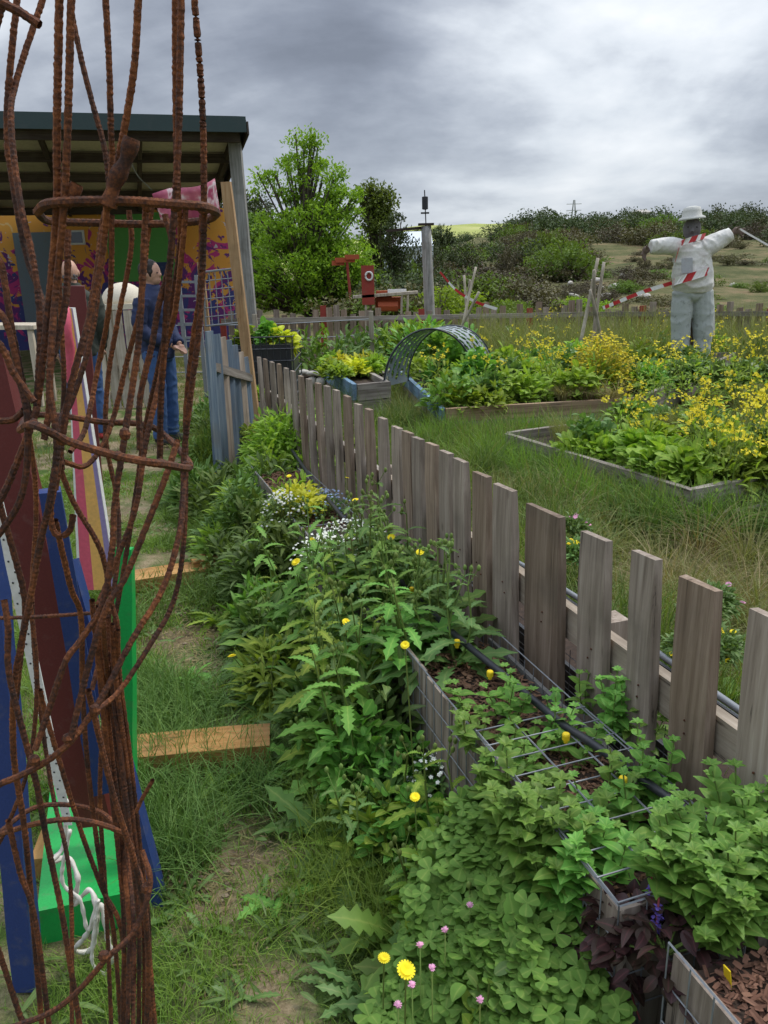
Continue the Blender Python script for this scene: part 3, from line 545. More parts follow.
poles('pale bean poles crossed in a wigwam behind the perforated arch', [(D(476,267,11.2),D(459,345,11.1)),(D(464,275,11.4),D(468,345,11.4)),(D(479,292,11.0),D(452,345,11.2)),(D(470,280,11.3),D(462,345,11.6))], .022)
poles('brown stick wigwam standing between the yellow bush and the scarecrow', [(D(598,258,10.2),D(580,345,10.1)),(D(590,290,10.0),D(602,345,10.1)),(D(604,262,10.3),D(592,348,10.2)),(D(594,270,10.1),D(596,345,10.4))], .024, 'stick_wood')
up = thing('utility_post', 'tall grey timber post with weather sensor on top', 'post', G(430,335))
b0 = D(431,335,16.5); b0[2] = -.1; t0 = D(426,226,16.5); P = cat_rom([b0,(b0+t0)/2,t0],.3); MB().tube(P, np.linspace(.11,.095,len(P)), 12).build('post', 'post_wood', up, True, loc=b0)
MB().box(t0+UPV*.03, .3, .2, .04).build('cap', 'dark_wood', up); a, b = t0+[.1,0,-.02], D(386,231,16.5); board(a, b, .05, .04, 'arm', 'dark_wood', up)
m = MB(); m.tube([t0, D(424.5,190,16.5)], .012, 6); m.build('mast', 'dark_metal', up)
c = D(425,203,16.5); m = MB(); m.tube([c-UPV*.12, c-UPV*.11, c+UPV*.11, c+UPV*.12], [.03,.06,.06,.03], 10); m.box(D(425,213,16.5), .16, .05, .03); m.build('sensor', 'black_plastic', up)
gh = thing('greenhouse', 'pale plastic greenhouse roof seen far beyond the post', 'greenhouse', D(405,262,40)*[1,1,0])
m = MB(); a, b = D(383,240,40), D(432,240,40); zt = D(400,231,40)[2]; zl = D(400,247,40)[2]
m.add([[a[0],39,zl],[b[0],39,zl],[b[0],41,zt],[a[0],41,zt],[b[0],43,zl],[a[0],43,zl]], [[0,1,2,3],[3,2,4,5]]); m.build('roof', 'greenhouse_film', gh)
m = MB(); m.box(((a[0]+b[0])/2,41,zl/2), b[0]-a[0]-.02, 3.9, zl); m.build('wall', 'greenhouse_film', gh)
# red play machine beyond the fence
pm = thing('play_structure', 'red box and orange machine on a pale legged frame under the tree', 'play structure', D(385,330,16)*[1,1,0])
def at16(u, v, dy=0.): return D(u, v, 16+dy)
c = at16(368,285); m = MB(); m.box(c, .24, .3, .72); m.build('red_box', 'red_paint', pm); c2 = at16(369,276,-.17)
m = MB(); an = np.linspace(0, 2*math.pi, 20); m.tube([c2+np.array([math.cos(a)*.065, 0, math.sin(a)*.075]) for a in an], .02, 6, cap=False); m.build('round_window', 'white_plastic', pm)
MB().plank(at16(353,297), at16(418,292), .05, .3, UPV).build('table_top', 'stick_wood', pm)
for u, v in ((366,297),(371,297),(408,292),(402,293)):
    p = at16(u, v, .12*(1 if u%2 else -1)); m = MB(); m.tube([p, [p[0]-.05, p[1], 0]], .025, 6); m.build('leg', 'stick_wood', pm)
m = MB(); m.box(at16(388,303,.25), .5, .3, .22); m.box(at16(384,296,.25), .3, .25, .2); m.tube([at16(378,306), at16(398,306)], .1, 8); m.build('machine', 'orange_paint', pm)
MB().box(at16(397,291,.1), .36, .1, .07).build('light_bar', 'white_plastic', pm)
for (u, v, w) in ((345,260,.5),(338,263,.3),(352,257,.35)): MB().box(D(u,v,21.6), w, .12, .12, R=rotz(.3)).build('red_beam', 'orange_paint', pm)
m = MB(); m.tube([D(347,262,21.6), [D(347,262,21.6)[0]+.1, 21.6, 0]], .04, 6); m.build('mast', 'red_paint', pm)
# ------------------------------------------------------------------ open shed with painted wall
sh = thing('open_shed', 'long open fronted shed with sloping metal roof and a brightly painted back wall', 'shed', (-7,14,0))
fr0 = D(246,120,12.2); fl0 = D(0,115,11.3); dx = (fr0-fl0); dx = dx/dx[0]
FR = fr0; FL = fl0+dx*(-7); RZ0 = FR[2]
bk = lambda P, k: np.array([P[0]-1.55*k/5, P[1]+5.2*k/5, P[2]-.72*k/5])
def quad_slab(P, th):
    P = np.array(P); Q = P-UPV*th; return MB().add(np.vstack([P, Q]), [[0,1,2,3],[7,6,5,4],[0,4,5,1],[1,5,6,2],[2,6,7,3],[3,7,4,0]])
quad_slab([FL, FR, bk(FR,5), bk(FL,5)], .05).build('roof', 'roof_sheet', sh)
quad_slab([FL-UPV*.052, FR-UPV*.052-[.06,0,0], bk(FR,5)-UPV*.052-[.06,0,0], bk(FL,5)-UPV*.052], .02).build('ceiling_lining', 'roof_under', sh)
for k in (.15, 1.2, 2.3, 3.4, 4.6):
    a, b = bk(FL,k)-UPV*.16, bk(FR,k)-UPV*.16-[.08,0,0]; board(a, b, .16 if k<.5 else .13, .07, 'purlin', 'dark_wood', sh)
for i in range(9):
    f = i/8; a = FL*(1-f)+(FR-[.15,0,0])*f; a = np.array(a)-UPV*.14; board(bk(a,.2)-UPV*.0, bk(a,4.9), .12, .06, 'rafter', 'dark_wood', sh)
m = MB(); m.plank(FL-UPV*.06-[0,.03,0], FR-UPV*.06-[0,.03,0], .20, .03, UPV); m.build('fascia', 'roof_sheet', sh)
board(FR-UPV*.1+[.02,-.01,0], bk(FR,5)-UPV*.1+[.02,0,0], .17, .03, 'barge_board', 'dark_wood', sh)
for px, pv in ((234,135),):
    a = D(px, pv, 12.6); b = np.array([D(245,270,12.6)[0]+.05, 12.6, 0]); m = MB(); m.plank(b, a, .17, .17, (1,0,0)); m.build('post', 'post_wood', sh, loc=b)
a = D(-60,130,12.); m = MB(); m.plank([a[0],12,0], a, .17, .17, (1,0,0)); m.build('post', 'post_wood', sh)
YW = 16.6
def wallpt(u, v, y=YW): return D(u, v, y)
xl, xr = -16., D(236,300,YW)[0]; zt = bk(FR,4.6)[2]-.16
m = MB(); m.box(((xl+xr)/2, YW+.08, zt/2), xr-xl, .14, zt); m.build('back_wall', 'orange_wall', sh)
def wpatch(name, u0, v0, u1, v1, mat, pr=.012, parent=sh, jag=0):
    a, b = wallpt(u0, v1), wallpt(u1, v0); n = 26 if jag else 1
    m = MB(); xs_ = np.linspace(a[0], b[0], n+1)
    for i in range(n):
        z1 = b[2]-(U(0, jag) if jag else 0); z0 = a[2]; m.box(((xs_[i]+xs_[i+1])/2, YW-pr/2, (z0+z1)/2), xs_[i+1]-xs_[i]+(0), pr, z1-z0)
    return m.build(name, mat, parent)
dr = wpatch('door', 30, 232, 52, 345, 'slate_panel', .04); a = wallpt(50, 290, YW-.06); MB().box(a, .03, .03, .12).build('handle', 'galv', dr)
wn = wpatch('window', 70, 230, 84, 245, 'white_plastic', .03); wpatch('pane', 72, 232, 82, 243, 'pane', .042, wn)
wpatch('green_panel', 112, 212, 170, 282, 'green_panel', .03)
wpatch('blue_mark', 150, 262, 168, 276, 'night_paint', .036)
# clay oven on pallet stand
ov = thing('clay_oven', 'cream domed oven on a slatted pallet stand behind the two people', 'oven', D(122,355,9.6)*[1,1,0])
c = D(124,303,9.6); an = np.linspace(0, math.pi/2, 9); P = [c+UPV*(math.sin(a)*.23) for a in an]; m = MB()
m.tube(P, [max(.01, .25*math.cos(a)) for a in an], 20); m.build('dome', 'cream_paint', ov, True)
MB().box(c-UPV*.03, .6, .6, .06).build('slab', 'cream_paint', ov)
for k in range(5): x_ = c[0]-.24+.12*k; m = MB(); m.plank([x_, c[1]-.3, 0], [x_, c[1]-.3, c[2]-.07], .1, .02, (1,0,0)); m.build('slat', 'stick_wood', ov)
for z_ in (.15, .45): MB().plank([c[0]-.28,c[1]-.27,z_],[c[0]+.28,c[1]-.27,z_],.09,.02,UPV).build('stretcher', 'stick_wood', ov)
for sx in (-.24,.24): MB().plank([c[0]+sx,c[1]+.28,0],[c[0]+sx,c[1]+.28,c[2]-.07],.09,.09,(1,0,0)).build('leg', 'stick_wood', ov)
tb = thing('table', 'long pale topped bench against the left edge of the photo, by the painted wall', 'table', D(18,345,9.8)*[1,1,0])
a, b = D(-30,326,9.8), D(42,326,9.8); MB().plank(a, b, .5, .05, (0,1,0)).build('table_top', 'stick_wood', tb)
for p in (a, b):
    for dy in (-.2,.2): MB().plank([p[0]+(.06 if p is a else -.06),p[1]+dy,0],[p[0]+(.06 if p is a else -.06),p[1]+dy,p[2]-.03],.06,.06,(1,0,0)).build('leg', 'stick_wood', tb)
# banner
bn = MB(); a, b = D(152,194,7.6), D(214,180,7.2); c_, d_ = D(160,222,7.6), D(222,218,7.2); nu = 14; nv = 6; V = []
for i in range(nu+1):
    for j in range(nv+1):
        f, g = i/nu, j/nv; p = (a*(1-f)+b*f)*(1-g)+(c_*(1-f)+d_*f)*g; V.append(p+np.array([0,.05*math.sin(f*9+g*2),.02*math.sin(f*7)]))
i = np.arange(nu)[:,None]*(nv+1); j = np.arange(nv)[None]; bn.add(V, np.stack([i+j, i+j+1, i+nv+2+j, i+nv+1+j], -1).reshape(-1,4))
m_, t_, p_, o_ = newmat('banner'); r_ = ramp(t_, [(.35,(.35,.05,.12)),(.5,(.55,.14,.2)),(.56,(.75,.6,.58)),(.62,(.4,.05,.12))]); t_.links.new(noise(t_, 4.5, 3, objvec(t_)), r_.inputs[0]); t_.links.new(r_.outputs[0], p_.inputs['Base Color']); MATS['banner'] = m_
bo = bn.build('banner', 'banner', None, True, loc=a); sm_ = bo.modifiers.new('t','SOLIDIFY'); sm_.thickness = .004; tag(bo, 'crumpled dark pink banner strung to the top of the leaning timber', 'banner')
# leaning timber, metal upright, trellis
tr_ = thing('trellis_frame', 'brown leaning timber with steel upright and wire mesh panel at the far fence end', 'trellis', G(252,378)*0+D(250,375,6.6)*[1,1,0])
a, b = D(226,182,6.5), D(254,378,6.6); b[2] = 0; m = MB(); m.plank(b, a, .075, .075, (1,0,0)); m.build('timber', 'timber', tr_, loc=b)
a, b = D(243,308,6.7), D(250,380,6.7); b[2] = 0; m = MB(); m.plank(b, a, .035, .035, (1,0,0)); m.build('steel_upright', 'galv', tr_, loc=b)
a, b = D(200,262,7.3), D(212,350,7.3); b[2] = 0; MB().plank(b, a, .05, .05, (1,0,0)).build('timber', 'timber', tr_, loc=b)
m = MB(); q0, q1, q2, q3 = D(203,272,7.25), D(240,268,6.8), D(246,322,6.8), D(206,326,7.25)
for f in np.linspace(0,1,7): m.tube([q0*(1-f)+q1*f, q3*(1-f)+q2*f], .004, 4, cap=False)
for f in np.linspace(0,1,7): m.tube([q0*(1-f)+q3*f, q1*(1-f)+q2*f], .004, 4, cap=False)
for p in ((q0,q1),(q1,q2),(q2,q3),(q3,q0)): m.tube(p, .009, 5)
m.build('wire_panel', 'galv', tr_)
ld = thing('metal_ladder', 'pale metal ladder frame standing behind the boy by the wall', 'ladder', D(187,350,8.8)*[1,1,0])
for u in (178,196):
    a = D(u, 275, 8.8); m = MB(); m.plank([a[0],8.8,0], a, .04, .04, (1,0,0)); m.build('rail', 'galv', ld)
for k in range(5): 
    a, b = D(178,282+k*14,8.8), D(196,282+k*14,8.8); MB().plank(a, b, .03, .03, UPV).build('rung', 'galv', ld)
# wire sheep-net stretch beyond
nt_ = thing('wire_fence', 'low wire stock fence in front of the far pickets', 'fence', (-.9,10.6,0)); m = MB()
for z_ in (.25,.45,.65,.85): m.tube(cat_rom([[-3.2,10.6,z_],[-1.5,10.65,z_-.03],[-.1,10.7,z_]],.3), .006, 4)
m.build('wire', 'galv', nt_)
for x_ in (-3.1,-1.6,-.1): MB().plank([x_,10.65,0],[x_,10.65,.95],.06,.06,(1,0,0)).build('post','stick_wood',nt_)
# black crate and tub
cr_ = thing('crate', 'black mesh sided crate holding yellow topped pea plants', 'crate', D(262,372,7.2)*[1,1,0]); m = MB()
a = D(234,338,7.2); b = D(292,338,7.2); zc_ = a[2]
for z_ in np.linspace(.1, zc_, 9): 
    for y_ in (7.2, 7.9): m.tube([[a[0],y_,z_],[b[0],y_,z_]], .006, 4)
    for x_ in (a[0], b[0]): m.tube([[x_,7.2,z_],[x_,7.9,z_]], .006, 4)
for x_ in np.linspace(a[0], b[0], 10):
    for y_ in (7.2, 7.9): m.tube([[x_,y_,.1],[x_,y_,zc_]], .005, 4)
m.build('mesh_side', 'black_plastic', cr_); m = MB(); m.box(((a[0]+b[0])/2,7.55,zc_/2-.03), b[0]-a[0]-.04, .64, zc_-.08); m.build('liner', 'black_plastic', cr_)
tubc = G(252,400,.42); tu = thing('planter_tub', 'dark fabric tub with a white rope handle at the far end of the planters', 'planter', tubc*[1,1,0])
m = MB(); m.tube([tubc*[1,1,0]+UPV*z for z in (0,.02,.38,.42,.42,.36)], [.12,.13,.165,.17,.155,.15], 20); m.build('tub', 'geo_cloth', tu, True)
P = [G(u,v,.45) for u, v in [(238,402),(233,392),(238,384),(250,382),(265,384),(273,388)]]; MB().tube(cat_rom(P,.02), .011, 7).build('rope_handle', 'rope_white', tu, True)
# ------------------------------------------------------------------ painted plank construction on the left
pk = thing('painted_plank_frame', 'leaning maroon, blue and green painted planks on a green base behind the rusty bars', 'sculpture', G(90,900))
def lplank(pa, pb, w, th, mat, name, side=(1,0,0)):
    m = MB(); m.plank(pa, pb, w, th, side, j=.0014); return m.build(name, mat, pk, loc=pb)
lplank(D(-14,352,1.72), D(97,822,1.72), .088, .04, 'maroon_paint', 'maroon_plank')
lplank(D(74,286,2.75), D(100,560,2.75), .07, .04, 'maroon_paint', 'maroon_plank', (1,.3,0))
lplank(D(50,490,1.62), D(100,790,1.66), .046, .045, 'blue_paint', 'blue_plank', (1,.4,0))
lplank(D(70,560,1.80), D(163,912,1.62), .03, .05, 'blue_paint', 'blue_plank')
lplank(D(-14,520,1.50), D(28,985,1.38), .05, .05, 'blue_paint', 'blue_plank')
lplank(D(124,548,1.95), D(126,812,1.85), .05, .035, 'green_paint', 'green_plank')
a0, a1, a2, a3 = G(44,950,0)*1., G(134,930,0)*1., G(140,808,0), G(60,775,0)
m = MB(); up_ = UPV*.11; ins = UPV*0; m.add([a0,a1,a2,a3,a0+up_,a1+up_,a2+up_,a3+up_], [[0,1,5,4],[1,2,6,5],[2,3,7,6],[3,0,4,7],[4,5,6,7]]); m.build('green_base', 'green_paint', pk)
# striped board: parallel coloured strips fanning downwards
sb_ = thing('striped_board', 'narrow board painted in pink, peach, lilac and white stripes, standing behind the bars', 'painted board', D(90,560,2.6)*[1,1,0])
tA = np.array([D(66,308,2.6), D(72,308,2.6)]); bA = np.array([D(78,590,2.6), D(116,590,2.6)]); names = [('white_stripe','white_plastic'),('pink_stripe','pink_paint'),('peach_stripe','peach_paint'),('lilac_stripe','lilac_paint')]
fr_ = [0,.08,.42,.84,1]
MB().add([tA[0]+[0,.006,0],tA[1]+[0,.006,0],bA[1]+[0,.006,0],bA[0]+[0,.006,0],tA[0]+[0,.03,0],tA[1]+[0,.03,0],bA[1]+[0,.03,0],bA[0]+[0,.03,0]], [[0,1,2,3],[4,7,6,5],[0,4,5,1],[1,5,6,2],[2,6,7,3],[3,7,4,0]]).build('board', 'white_plastic', sb_)
for (nm, mt), f0, f1 in zip(names, fr_[:-1], fr_[1:]):
    P = [tA[0]*(1-f0)+tA[1]*f0, tA[0]*(1-f1)+tA[1]*f1, bA[0]*(1-f1)+bA[1]*f1, bA[0]*(1-f0)+bA[1]*f0]; MB().add(P, [[0,1,2,3]]).build(nm, mt, sb_)
cz = MB(); cz.tube(cat_rom([D(67,306,2.55),D(66,330,2.53),D(70,350,2.55),D(68,372,2.55),D(73,392,2.56)],.02), [.012]*0+list(np.interp(np.linspace(0,1,len(cat_rom([D(67,306,2.55),D(66,330,2.53),D(70,350,2.55),D(68,372,2.55),D(73,392,2.56)],.02))),[0,.15,.5,1],[.006,.018,.016,.008])), 8)
tag(cz.build('pink_cloth', 'pink_paint', None, True, loc=D(67,306,2.55)), 'twisted pink rag hanging from the top of the striped board', 'cloth')
# perforated white strap and tangled rope
m = MB(); a, b = D(-2,500,1.35), D(68,825,1.42); m.plank(a, b, .022, .003, (1,0,0)); hl = MB(); d = nrm(b-a)
sp = thing('perforated_strap', 'white perforated plastic strap hanging straight down beside the maroon plank', 'strap', b); m.build('strap', 'white_plastic', sp)
for k in range(34):
    p = a+(b-a)*(k+.5)/34+np.array([.004*(-1)**k,-.0025,0]); hl.ball(p, (.0022,.001,.0022), 6, 4)
hl.build('holes', 'black_plastic', sp)
rp = MB(); P = cat_rom([D(u,v,1.42+dy) for u,v,dy in [(66,800,0),(64,845,.01),(50,862,-.02),(68,858,.02),(78,880,0),(73,905,.01),(90,890,0),(96,915,-.02),(84,938,0),(74,950,.02),(92,948,.03),(100,905,0),(108,940,-.01),(112,960,0),(100,985,-.01),(88,978,0),(92,1005,-.02),(104,1020,0)]], .006); rp.tube(P, .0055+.0012*np.sin(np.arange(len(P))*1.1), 6)
P2 = cat_rom([D(u,v,1.40) for u,v in [(70,830),(62,880),(80,900),(88,930),(98,900),(92,960),(106,975)]], .006); rp.tube(P2, .004+.0008*np.sin(np.arange(len(P2))*1.3), 6)
tag(rp.build('rope', 'rope_white', None, True, loc=P[0]), 'tangled white cord knotted on the green base', 'rope')
# sleepers lying on the grass
def sleeper(pa, pb, w, h, label, m='sleeper_wood'):
    a, b = np.array(pa), np.array(pb); a[2] = b[2] = h/2
    o = orient_build(lambda q, L: q.plank((0,0,0),(L,0,0), w, h, (0,1,0), j=.001), a, b, 'timber_sleeper', m, None); return tag(o, label, 'timber sleeper', 'sleepers lying in the grass')
sleeper(G(100,752,.1), G(270,736,.1), .13, .11, 'ochre sleeper half lost in long grass, the nearer of the two')
s2 = sleeper(G(100,577,.09), G(205,560,.09), .15, .07, 'pale topped sleeper lying farther up the grass path'); s3 = sleeper(G(192,566,.06), G(232,562,.05), .12, .1, 'short dark offcut butted to the end of the pale sleeper')
s4 = sleeper(G(48,850,.1), G(75,780,.1), .1, .08, 'short ochre block beside the green base behind the bars'); 
# ------------------------------------------------------------------ rusty rebar figure
rb = thing('rebar_sculpture', 'tall open figure of bent rusty ribbed steel bars filling the left side, close up', 'sculpture', G(100,1010)*0+np.array([-.34,.95,0]))
def rebar(pts, y, r=.0058, name='bar', ribs=True, k_=.58):
    n = len(pts); ys_ = np.interp(np.linspace(0,1,n), np.linspace(0,1,len(y)), y) if np.iterable(y) else np.full(n, y)
    P = cat_rom([D(u, v, yy) for (u, v), yy in zip(pts, ys_)], .0027 if ribs else .01)
    P = P[P[:,2] > -.05]; r = r*k_
    if len(P) < 4: return
    k = np.arange(len(P)); rr = r*(1+.10*((k%2) == 0)+rng.normal(0,.04,len(P))) if ribs else np.full(len(P), r)
    m = MB(); m.tube(P+rng.normal(0, .00014, P.shape), rr, 7); m.build(name, 'rust', rb, False, loc=P[0])
f_, b_ = .82, 1.10
rebar([(60,-30),(57,122),(57,196),(54,245),(49,300),(44,350),(38,400),(34,418),(18,460),(0,500),(-25,535)], [f_,.86,.84,.8], .0062)
rebar([(72,-30),(68,120),(65,190),(61,240),(56,290),(52,340),(50,390),(57,445),(50,500),(41,540),(30,600),(22,640),(14,690),(14,758),(24,825),(31,896),(43,1040)], [f_,.85,.8,.8,.85], .0060)
rebar([(70,5),(82,62),(93,105),(105,150),(110,195)], b_, .0058)
rebar([(104,-30),(109,60),(111,130),(112,160),(108,200),(100,240),(97,300),(88,350),(72,400),(60,425),(62,470)], [1.0,1.05,.95], .0060)
rebar([(140,-30),(135,60),(127,115),(118,160),(108,200),(103,250),(92,310),(82,345),(70,390),(62,440),(55,490)], [.86,.9,.82], .0060)
rebar([(182,-30),(179,118),(176,190),(172,240),(168,290),(165,340),(161,400),(160,462)], [.9,.9,.92], .0062)
rebar([(175,-30),(176,118),(178,190),(180,240),(172,300),(158,370),(145,430),(135,500),(122,580),(112,640),(104,720),(100,800),(106,900),(112,1040)], [.92,1.0,1.06,1.05,1.05], .0058)
rebar([(192,-30),(202,100),(204,190),(203,260),(199,330),(190,400),(184,456),(183,500),(178,540),(162,590),(132,640),(100,700),(70,742),(39,766),(0,784),(-25,792)], [.94,.96,.95,.86,.76,.74], .0060)
rebar([(202,215),(200,290),(193,340),(186,410),(186,470),(184,540),(174,600),(150,645),(120,690),(95,712)], [.97,1.0,.95,.85], .0055)
rebar([(20,-30),(7,115),(14,190),(27,257),(39,290),(44,318),(43,360),(38,400)], [.95,.92,.85], .0058)
rebar([(46,-10),(17,78),(11,120),(20,200),(34,264),(40,330),(36,412)], [.98,.9,.84], .0055)
rebar([(-20,-8),(0,2),(20,12),(40,25)], .9, .0072)
rebar([(-12,60),(-2,20),(12,-20)], .92, .006); rebar([(-20,330),(0,345),(15,375),(34,402)], .8)
rebar([(68,230),(66,300),(51,368),(49,410),(44,440)], [.88,.84,.82])
rebar([(112,215),(110,300),(98,368),(85,429),(70,452)], [1.05,1.08,1.0])
rebar([(146,205),(142,288),(139,339),(132,390),(125,435),(115,503),(112,551),(102,605),(81,640),(65,663),(45,722),(35,750)], [.88,.86,.82,.78,.75])
rebar([(152,205),(146,250),(140,310),(127,361),(115,412),(102,446),(85,466),(64,462)], [1.06,1.08,1.0])
rebar([(186,210),(176,305),(166,345),(159,385),(146,442),(135,510),(112,571),(98,605)], [.98,1.02,.95,.9])
rebar([(178,440),(166,476),(149,520),(125,578),(105,611),(85,680),(71,738)], [.86,.8,.76])
rebar([(57,460),(74,503),(101,551),(112,605),(118,635),(114,719),(122,778),(134,857),(144,896),(156,1040)], [.95,.98,.98,.9])
rebar([(61,465),(51,505),(53,530),(61,536),(70,530),(73,515)], .84)
rebar([(55,520),(71,588),(81,618),(83,699),(89,778),(102,876),(114,935),(122,1040)], [.85,.95,1.0])
rebar([(-8,480),(0,506),(14,554),(25,605),(20,660),(16,700)], .84)
rebar([(4,600),(8,628),(10,679),(35,778),(47,841),(63,920),(82,1040)], [.8,.78,.8])
rebar([(40,690),(47,719),(79,825),(102,888),(122,935),(126,1040)], [.95,.98,.95])
rebar([(100,630),(106,679),(118,738),(130,817),(136,864),(146,935),(152,1040)], [1.0,1.05,.92])
rebar([(88,690),(95,719),(114,797),(138,876),(148,950),(146,1040)], [.8,.82,.88]); rebar([(109,610),(111,700),(121,780),(128,860),(134,1040)], [1.1,1.1])
for i_ in range(6): d_ = i_*5; rebar([(92+d_,600+i_*6),(100+d_*.8,680),(108+d_*.9,760),(118+d_*.9,850),(124+d_,930),(122+d_*1.1,1040)], [U(.85,1.0), U(.95,1.1), U(.82,1.0)])
rebar([(8,820),(20,872),(35,920),(51,1040)], .82); rebar([(-10,930),(0,955),(18,1010),(30,1040)], .8); rebar([(30,600),(37,680),(30,760),(10,820),(-10,860)], [1.1,1.1])
rebar([(26,417),(34,470),(36,520),(32,600),(38,690),(52,790),(70,880),(72,1040)], [1.08,1.12,1.12,1.0]); rebar([(153,780),(143,797),(136,812)], .9, .0045)
rebar([(129,210),(131,250),(117,325),(108,380),(106,440),(117,500),(118,560),(104,640),(92,690)], [1.1,1.12,1.1,1.0])
rebar([(105,212),(91,305),(78,360),(62,420)], [1.05,1.0]); rebar([(165,215),(172,250),(158,310),(152,345),(140,400),(140,450)], [.92,.9,.88])
rebar([(62,185),(58,240),(60,300),(64,380),(62,425)], [1.08,1.1]); rebar([(-20,250),(0,262),(12,330),(30,420)], [.86,.84]); rebar([(-20,300),(5,320),(20,380),(28,430),(20,500),(-20,560)], [.84,.8])
# rings
def ring(front, back, yf, yb, r=.0058):
    pts = front+back; n1 = len(front); ys_ = [yf if 0 < i < n1-1 else (yf+yb)/2 for i in range(n1)]+[yb]*len(back)
    P = cat_rom([D(u, v, y) for (u, v), y in zip(pts+[pts[0]], ys_+[ys_[0]])], .0027); k = np.arange(len(P)); MB().tube(P, r*.68*(1+.10*((k%2) == 0)), 7).build('ring', 'rust', rb, False, loc=P[0])
ring([(37,212),(52,203),(118,201),(170,204),(204,207),(216,214)], [(200,221),(150,224),(98,223),(50,221)], .84, 1.06, .0066)
ring([(20,430),(34,425),(68,441),(118,456),(162,464),(190,466)], [(169,439),(146,425),(102,422),(61,416),(30,416)], .78, 1.08, .0060)
ring([(-6,836),(39,823),(79,820),(118,831),(132,850)], [(100,812),(40,806)], .9, 1.02, .0052)
rebar([(142,850),(150,885),(134,931),(106,959),(79,990),(51,1012),(10,1028)], [.82,.76,.74], .0058); rebar([(-5,618),(34,617),(95,613)], 1.05, .0045); rebar([(-10,420),(12,420),(24,410)], .84)
m = MB(); P = cat_rom([D(u,v,.84) for u,v in [(132,138),(126,160),(116,180),(108,206)]], .004); m.tube(P, .0075+.0012*np.sin(np.arange(len(P))*.9), 9); P = cat_rom([D(u,v,.84) for u,v in [(77,184),(72,196),(66,206)]], .004); m.tube(P, .006+.001*np.sin(np.arange(len(P))), 9)
m.build('welded_stub', 'rust', rb, True)
for (u, v, y) in [(108,204,.84),(60,204,.85),(176,206,.86),(204,210,.95),(147,205,.87),(34,424,.8),(62,440,.8),(118,456,.79),(160,463,.82),(187,466,.9),(106,610,.8),(68,738,.76),(34,760,.75),(95,710,.78),(146,888,.8),(60,205,.86),(125,434,.8),(62,418,1.05),(104,956,.75)]: c = D(u,v,y); MB().ball(c, (.006*U(.8,1.3),.006,.006*U(.8,1.3)), 7, 5).build('weld', 'rust', rb, False, loc=c)
P = cat_rom([D(130,160,.9), D(138,176,.95), D(152,190,1.0)], .01); MB().tube(P, .0008, 4).build('tie_wire', 'galv', rb)
